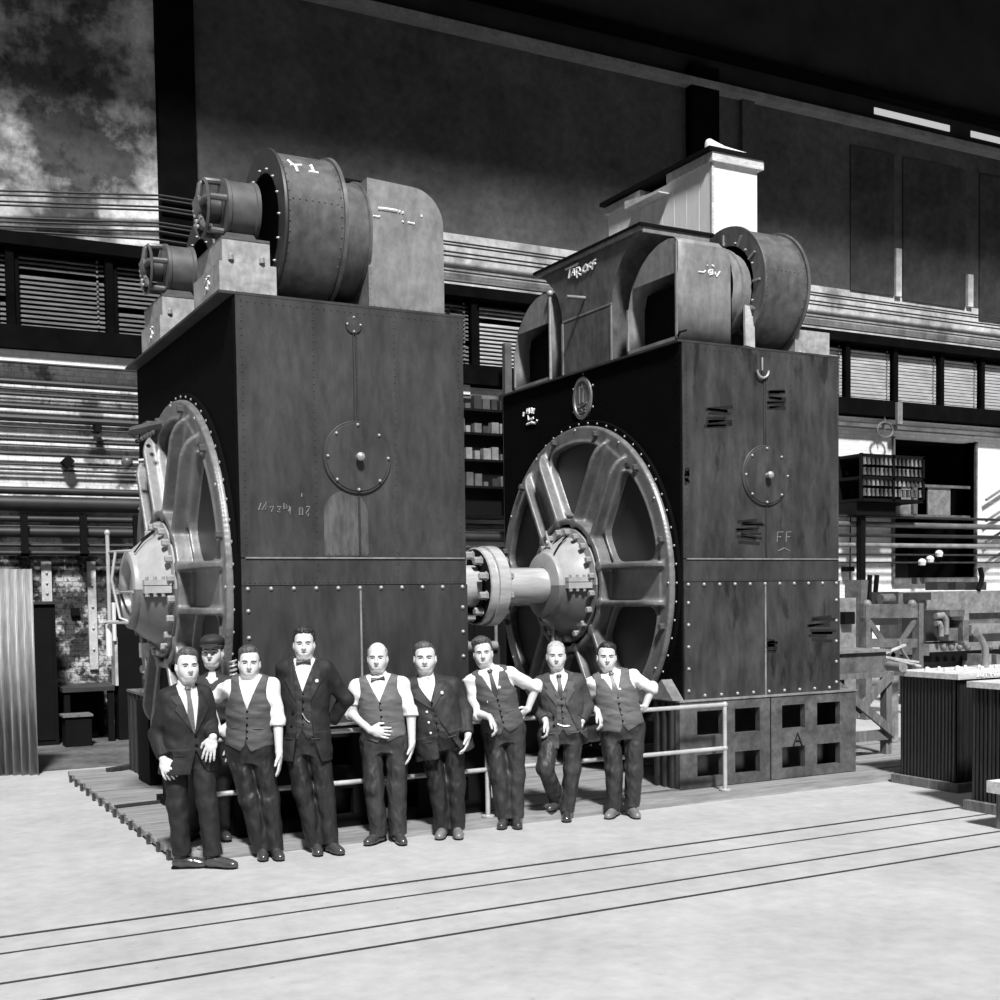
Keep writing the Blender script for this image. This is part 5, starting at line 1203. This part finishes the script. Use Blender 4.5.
    for i in (0, 1):
        S0, X, Y, Z = Ft.sl(an[i]-.2, an[i]+np.array([.14, .14, .05])); dr = unit(kn[i]-an[i]); pp = an[i]-dr*.025
        pl = -((X-pp[0])*dr[0]+(Y-pp[1])*dr[1]+(Z-pp[2])*dr[2])
        nr = np.sqrt((X-an[i][0])**2+(Y-an[i][1])**2) < .125
        Ft.D[S0] = np.where(nr, np.maximum(Ft.D[S0], pl), Ft.D[S0])
    Ft.build('trousers', S.get('pants', 'trouser'), T)
    # ---- shoes
    for i in (0, 1):
        toe = onz(*S['toe'][i], gz[i]+.02); hd = unit(np.array([toe[0]-an[i][0], toe[1]-an[i][1], 0])); side = np.cross(UP, hd)
        a0 = np.array([an[i][0], an[i][1], gz[i]])
        Fo = Field(a0-.24, a0+np.array([.26, .26, .16]), .0056); Fo.lo = Fo.lo
        Fo.cone(a0-hd*.04+UP*.045, a0+hd*.05+UP*.05, .038, .039, .02).ell(a0+hd*.115+UP*.024, (hd, side, UP), (.080, .044, .042), .03).cone(a0+UP*.05, a0+UP*.10-hd*.01, .046, .044, .03)
        Fo.cone(a0+hd*.10+UP*.05, a0+hd*.17+UP*.028, .03, .03, .03)
        Fo.cut(a0+UP*.012, -UP); Fo.cut(a0+UP*.115, UP)
        sh_ = Fo.build('shoe', S.get('shoe', 'leather'), T)
        b = MB(); k_ = .9; pr = [(-.088, -.030), (-.06, -.041), (.05, -.042), (.14, -.050), (.20, -.036), (.222, 0), (.20, .036), (.14, .050), (.05, .042), (-.06, .041), (-.088, .030)]
        b.prism(pr, lambda u_, v_, d: a0+hd*u_*k_+side*v_*k_+UP*d, .001, .016); b.build('sole', 'black', sh_, smooth=False)
        b = MB()
        for q in range(3): c_ = a0+hd*(.075+.022*q)+UP*(.068-.010*q); b.tube([c_-side*.02, c_+UP*.004, c_+side*.02], .003, 5)
        b.build('laces', 'black', sh_)
    # ---- neckwear
    def ribbon(name, rows, m, off, th=.006, par=T, jacket=False):
        V = []; F = []
        for (t, c, w) in rows:
            for lr in (c-w, c, c+w): V.append(surf(t, lr, off, jacket)); 
        n = len(rows)
        V2 = [v-f*th for v in V]
        for i in range(n-1):
            for j in range(2): q = 3*i+j; F.append((q, q+1, q+4, q+3)); F.append((3*n+q+3, 3*n+q+4, 3*n+q+1, 3*n+q))
            F.append((3*i, 3*i+3, 3*n+3*i+3, 3*n+3*i)); F.append((3*i+3-1+0, 3*n+3*i+2, 3*n+3*i+5, 3*i+5))
        F.append((0, 3*n, 3*n+1, 1)); F.append((1, 3*n+1, 3*n+2, 2)); e = 3*n-3; F.append((e, e+1, 3*n+e+1, 3*n+e)); F.append((e+1, e+2, 3*n+e+2, 3*n+e+1))
        return mesh_obj(name, V+V2, F, M[m], par, True, 50)
    tie = S.get('tie')
    kp = nb+f*.075+u*.002
    if tie == 'bow':
        b = MB()
        for s in (-1, 1): b.tube([kp+f*.006, kp+r*s*.02+f*.004, kp+r*s*.055+u*.004*s], [.008, .014, .022], 8)
        b.ball(kp+f*.008, .012); b.build('bow_tie', S.get('tiem', 'tie'), T)
    elif tie:
        tb = tie
        kt = float(np.clip(((kp-Hc)@u)/LEN, .98, 1.12))
        tp = [(kt-.01, 0, .018)]+[(kt-.06-(kt-.06-tb)*q, 0, .014+.018*q) for q in np.linspace(0, 1, 6)]
        o = ribbon('necktie', tp, S.get('tiem', 'tie'), .012, .008)
        b = MB(); b.tube([kp+u*.018, kp+u*.004+f*.004, kp-u*.022], [.021, .023, .013], 8); b.build('knot', S.get('tiem', 'tie'), o)
    # ---- waistcoat
    vm = S.get('vest')
    if vm:
        Fv = Field(lo, hi, h); vo = .021
        Fv.op(torso(vo, -.12, 1.06), Hc-.35, Sm+.35)
        for i in (0, 1): Fv.cone(Sm+(sh[i]-Sm)*.3+u*.048, Sm+(sh[i]-Sm)*1.0+u*.004, .060, .062, .04)
        folds(Fv, .0035, 46)
        if out == 'vest':
            hw_ = np.linalg.norm(sh[1]-sh[0])/2
            def armf(X, Y, Z):
                t, lr, lf = local(X, Y, Z)
                w = np.interp(t, [.5, .6, .70, .82, .95, 1.12], [.4, .26, hw_*1.0, hw_*.86, hw_*.80, hw_*.86])
                return (np.abs(lr)-w).astype(np.float32)
            Fv.full(armf)
        hb = S.get('hem', -.02); vv = S.get('vee', .60)
        def hemf(X, Y, Z):
            t, lr, lf = local(X, Y, Z); c = np.abs(lr)
            hm_ = hb-.085*np.clip(1-np.abs(c-.045)/.10, 0, 1)+.10*np.clip(1-c/.035, 0, 1)
            return ((np.where(lf > 0, hm_, hb)-t)*LEN).astype(np.float32)
        Fv.full(hemf)
        def veef(X, Y, Z):
            t, lr, lf = local(X, Y, Z); w = .002+np.clip((t-vv)/(1.08-vv), 0, 1.4)*.075
            return np.where(lf > .01, np.abs(lr)-np.where(t > vv, w, -.01), .05).astype(np.float32)
        Fv.full(lambda X, Y, Z: -veef(X, Y, Z))
        Fv.full(lambda X, Y, Z: (local(X, Y, Z)[0]-1)*LEN-.105)
        v = Fv.build('waistcoat', vm, T)
        for q in range(5):
            t_ = vv-.03-q*(vv-.06-hb)/5; b = MB(); b.ball(surf(t_, .008, vo+.001), .0085, 8, 5); b.build('button', 'black', v)
        b = MB(); b.tube([surf(t_, 0, vo-.001) for t_ in np.linspace(vv-.01, hb+.06, 8)], .003, 5); b.build('front_edge', 'black', v)
        for s in (-1, 1):
            b = MB(); b.tube([surf(.30+.02*s_, s*s_, vo+.001) for s_ in (.055, .085, .12)], .0045, 5); b.build('pocket_welt', vm, v)
        if S.get('chain'):
            c0, c1 = S['chain']; b = MB(); b.tube([surf(c0[0]+(c1[0]-c0[0])*q-.025*math.sin(PI*q), c0[1]+(c1[1]-c0[1])*q, vo+.006) for q in np.linspace(0, 1, 9)], .0045, 5); b.build('watch_chain', 'silver', T)
    if S.get('badge'):
        for (t_, lr) in S['badge']: b = MB(); p = surf(t_, lr, .016 if out == 'vest' else .045, out == 'jacket'); b.lathe([(0, .014), (.006, .013), (.007, .0005)], p, f, 12); b.build('badge', 'canvas', T)
    # ---- jacket
    if out == 'jacket':
        jm = S.get('jacket', 'suit'); jo = .030; jh = S.get('jhem', -.42)
        Fj = Field(lo, hi, h); Fj.op(torso(jo, jh, 1.09, True), Hc-.6, Sm+.35)
        for i in (0, 1):
            Fj.cone(Sm+(sh[i]-Sm)*.3+u*.048, sh[i]-u*.002, .058, .064, .05); Fj.cone(sh[i], el[i], .069, .062, .03); Fj.cone(el[i], wr[i]+(wr[i]-el[i])*.0, .064, .050, .02)
        folds(Fj, .0045, 30)
        for i in (0, 1):
            dr = unit(wr[i]-el[i]); pp = wr[i]-dr*.005; S0, X, Y, Z = Fj.sl(pp-.1, pp+.1); pl = (X-pp[0])*dr[0]+(Y-pp[1])*dr[1]+(Z-pp[2])*dr[2]
            q2 = (X-pp[0])**2+(Y-pp[1])**2+(Z-pp[2])**2
            Fj.D[S0] = np.where(q2 < .09**2, np.maximum(Fj.D[S0], pl), Fj.D[S0])
        op_ = S['opening']; ot = [o[0] for o in op_]; oc = [o[1] for o in op_]; ow = [o[2] for o in op_]
        def opf(X, Y, Z):
            t, lr, lf = local(X, Y, Z)
            return np.where(lf > .0, np.abs(lr-np.interp(t, ot, oc))-np.interp(t, ot, ow), .05).astype(np.float32)
        Fj.full(lambda X, Y, Z: -opf(X, Y, Z))
        Fj.full(lambda X, Y, Z: (local(X, Y, Z)[0]-1)*LEN-.115)
        jk = Fj.build('jacket', jm, T)
        # lapels
        lt0, lw = S.get('lap', (.55, .075))
        for s in (-1, 1):
            rows = []
            for q in np.linspace(0, 1, 9):
                t_ = lt0+(1.03-lt0)*q; e_ = np.interp(t_, ot, oc)+s*np.interp(t_, ot, ow)
                w_ = lw*min(1, q*1.5+.02)*(1 if q < .72 else (.62 if q < .85 else .8)); rows.append((t_, e_+s*w_/2, w_/2))
            if s < 0: rows = [(a_, b_, -c_) for a_, b_, c_ in rows]
            ribbon('lapel', rows, S.get('lapm', 'lapel'), jo+.010, .012, jk, True)
        for (t_, lr) in S.get('buttons', ()):
            b = MB(); b.ball(surf(t_, lr, jo+.002, True), .0115, 8, 6); b.build('button', S.get('btm', 'black'), jk)
        b = MB()
        for s in (-1, 1): b.tube([surf(-.05, s*q, jo+.002, True) for q in (.07, .10, .14)], .005, 5); 
        b.build('pocket_flap', S.get('lapm', 'lapel'), jk)
    return T
MEN = [
 dict(label='leftmost man in a dark buttoned suit, face turned right, arms hanging, hand by his side', foot=(200, 868), head=(187, 666), yaw=28, hs=.93, part=-1, hair='hairbrown', curly=.002,
  sh=((168, 697, .05), (203, 694, -.08)), el=((157, 734, .02), (210, 724, -.06)), wr=((163, 758, .12), (213, 737, .08)), ha=((169, 777, .17), (209, 754, .10)),
  hip=((175, 753), (200, 752, -.04)), kn=((177, 804, .02), (207, 803, -.01)), an=((182, 851), (213, 852)), toe=((199, 865), (230, 866)), palm=('back', 'back'), curl=(.7, .25),
  top='jacket', jacket='suit', lapm='suitgrey', opening=[(-.6, .06, .10), (-.3, .035, .05), (.12, .02, -.012), (.30, .02, -.012), (.36, .02, .012), (1.05, 0, .075)], lap=(.36, .08), buttons=((.30, .028), (.12, .03)), jhem=-.40, tie=.34, tiem='tiegrey', pants='suit'),
 dict(label='man in a dark cap and open necked work shirt standing behind the others', foot=(207, 838), gz=.078, head=(212.5, 652), hs=.95, cap=True, hair='hairdark',
  sh=((193, 685), (233, 684)), el=((190, 718), (236, 718)), wr=((192, 745, .06), (234, 744, .06)), ha=((195, 760, .06), (231, 760, .06)),
  hip=((201, 734), (223, 734)), kn=((197, 782, .03), (222, 782, .02)), an=((193, 826), (221, 827)), toe=((189, 838), (226, 838)),
  top='shirt', shirt='workshirt', open=True, sleeve=(.95, .95), cuffs=False, pants='suit'),
 dict(label='man in grey waistcoat and plain white collar, standing in front of the capped man', foot=(270, 857), head=(249.5, 663), yaw=10, tilt=3, hs=.93, part=1, hair='hairbrown',
  sh=((229, 686), (272, 685)), el=((209, 703, -.10), (278, 722, .02)), wr=((219, 731, -.02), (279, 752, .06)), ha=((236, 733, .05), (280, 772, .06)),
  hip=((237, 747), (262, 747)), kn=((250, 800, .03), (270, 800)), an=((262, 848), (275, 848)), toe=((264, 861), (283, 861)), palm=('back', 'in'), curl=(.5, .3), sleeve=(.02, .12),
  top='vest', vest='vest', vee=.62, hem=.0, pants='trouser', badge=()),
 dict(label='tallest man, curly haired, in a black open coat, bow tie and dark waistcoat', foot=(325, 852), head=(304, 644), yaw=8, hs=.93, hair='hairdark', vol=.014, curly=.006,
  sh=((285, 668), (325, 668)), el=((279, 705, -.05), (346, 699, -.10)), wr=((280, 738, .0), (331, 722, -.16)), ha=((283, 756, .02), (322, 722, -.18)),
  hip=((293, 736), (317, 736)), kn=((303, 791, .04), (325, 790)), an=((316, 842), (330, 842)), toe=((319, 855), (338, 852)), palm=('in', 'in'),
  top='jacket', jacket='suit', vest='vestdark', vee=.66, hem=.02, tie='bow', opening=[(-.7, .05, .15), (-.3, .035, .10), (0, .02, .065), (.5, .01, .055), (1.05, .0, .085)], lap=(.52, .075), lapm='suitgrey', jhem=-.40, buttons=((.34, -.075), (.14, -.085)), chain=((.34, .0), (.20, .06)), badge=((.83, .115),), pants='trouser'),
 dict(label='bald smiling man in a pale grey waistcoat and bow tie, hand across his waist', foot=(385, 842), head=(377.5, 658), hs=.93, bald=True, hair='hairfair', hairline=.10, brow='lip',
  sh=((357, 686), (402, 684)), el=((352, 714, -.02), (411, 716)), wr=((370, 730, .15), (412, 742, .04)), ha=((386, 733, .17), (410, 761, .05)),
  hip=((371, 739), (397, 738)), kn=((374, 788, .03), (397, 787)), an=((379, 832), (398, 831)), toe=((363, 845), (404, 844)), palm=('back', 'in'), curl=(.6, .35), sleeve=(.0, .0),
  top='vest', vest='vestlight', vee=.70, hem=.0, tie='bow', pants='trousergrey', leg=1.04, chain=((.06, -.05), (.18, .02))),
 dict(label='stout man in a long dark suit coat with pale buttons and broad face', foot=(448, 836), head=(425, 658), hs=.97, face=1.12, hair='hairbrown', part=1, vol=.007, yaw=2,
  sh=((405, 687), (452, 685)), el=((404, 716, -.03), (465, 711)), wr=((417, 730, .06), (468, 734, .12)), ha=((426, 733, .08), (466, 752, .16)),
  hip=((428, 737), (453, 736)), kn=((437, 784, .04), (456, 783, .02)), an=((443, 826), (457, 826)), toe=((439, 838), (459, 838)), palm=('back', 'in'), curl=(.8, .6), fat=(1.20, 1.38, .03),
  top='jacket', jacket='suitgrey', vest='vestdark', vee=.72, hem=-.02, opening=[(-.7, .07, .14), (-.3, .05, .085), (.1, .025, .045), (.5, .0, .008), (.56, .0, -.004), (.62, .0, .012), (1.05, 0, .072)], lap=(.58, .085), jhem=-.42, buttons=((.54, -.05), (.33, -.055), (.12, -.06)), btm='canvas', badge=((.84, .11),), pants='trouser', shoe='leathertan'),
 dict(label='man with wavy hair in a dark grey waistcoat with a round badge leaning left', foot=(509, 826), head=(483, 653), tilt=-4, hs=.93, hair='hairbrown', part=1, vol=.016, curly=.003,
  sh=((471, 681, .02), (511, 673)), el=((477, 713, .05), (535, 689, -.08)), wr=((489, 717, .19), (528, 709, -.06)), ha=((497, 729, .20), (519, 716, .0)),
  hip=((491, 730), (515, 728)), kn=((499, 777, .03), (516, 776)), an=((504, 815), (516, 815)), toe=((500, 829), (519, 829)), palm=('down', 'in'), curl=(.9, .4), sleeve=(.25, .06),
  top='vest', vest='vest', vee=.60, hem=-.02, tie=.56, pants='trousergrey', badge=((.80, .045), (.58, -.075))),
 dict(label='grey haired man in an unbuttoned grey suit with one knee bent and foot crossed behind', foot=(568, 819), head=(556, 656), hs=.94, hair='hairgrey', hairline=.088, brow='feature', face=1.05, vol=.005,
  sh=((540, 683), (578, 681)), el=((536, 711, -.02), (587, 706, -.04)), wr=((545, 720, .12), (582, 721, .06)), ha=((549, 733, .13), (577, 736, .02)),
  hip=((551, 731), (573, 731)), kn=((545, 768, .22), (572, 769, .03)), an=((558, 800, -.08), (567, 808)), toe=((549, 810), (566, 824)), palm=('down', 'in'), curl=(1.0, .8), fat=(1.06, 1.1, .01), gzs=(.079, 0.0),
  top='jacket', jacket='suitmid', vest='vest', vee=.70, hem=-.03, lapm='lapelmid', opening=[(-.7, .13, .20), (-.3, .10, .14), (0, .045, .085), (.4, .01, .05), (.6, .0, .04), (1.05, 0, .08)], lap=(.52, .075), jhem=-.36, tie=.68, buttons=((.30, -.075), (.12, -.075)), chain=((.16, -.05), (.10, .06)), pants='trousergrey'),
 dict(label='rightmost man, dark haired, in a grey waistcoat leaning left with a hand on his hip', foot=(620, 816), head=(606.5, 657), hs=.94, hair='hairdark', vol=.009, part=-1, face=1.08,
  sh=((591, 683), (633, 676)), el=((592, 704, -.10), (651, 690, -.06)), wr=((597, 711, .10), (645, 706, -.04)), ha=((603, 725, .12), (637, 713, .0)),
  hip=((609, 728), (634, 726)), kn=((614, 770, .04), (634, 769, .02)), an=((614, 805), (632, 803)), toe=((605, 819), (637, 817)), palm=('down', 'in'), curl=(.8, .4), sleeve=(.0, .12), fat=(1.10, 1.14, .01),
  top='vest', vest='vestlight', vee=.66, hem=-.03, tie=.62, tiem='tiegrey', pants='trousergrey', leg=1.04, badge=((.80, .04),), shoe='leathertan'),
]
for S in MEN: person(S)
# ------------------------------------------------------------------ light
w = bpy.data.worlds.new('hall_daylight'); SC.world = w; w.use_nodes = True
N = w.node_tree.nodes; L = w.node_tree.links; bg = N['Background']
tc = N.new('ShaderNodeTexCoord'); sp = N.new('ShaderNodeSeparateXYZ'); L.new(tc.outputs['Generated'], sp.inputs[0])
r = N.new('ShaderNodeMapRange'); r.inputs[1].default_value = .05; r.inputs[2].default_value = .8; r.inputs[3].default_value = .012; r.inputs[4].default_value = .32; L.new(sp.outputs[2], r.inputs[0])
L.new(r.outputs[0], bg.inputs['Strength']); bg.inputs['Color'].default_value = (1, 1, 1, 1)
sd = bpy.data.lights.new('skylight_sun', 'SUN'); sd.energy = 6.6; sd.angle = math.radians(6.5)
so = bpy.data.objects.new('skylight_sun', sd); COL.objects.link(so); so.location = (3, 0, 14)
so.rotation_euler = Vector((-.19, -.60, .77)).to_track_quat('Z', 'Y').to_euler()
SC.view_settings.view_transform = 'Standard'; SC.view_settings.look = 'None'; SC.view_settings.exposure = 0; SC.view_settings.gamma = 1
try: SC.view_settings.use_curve_mapping = False
except Exception: pass
SC.cycles.use_denoising = True
SC.cycles.max_bounces = 6
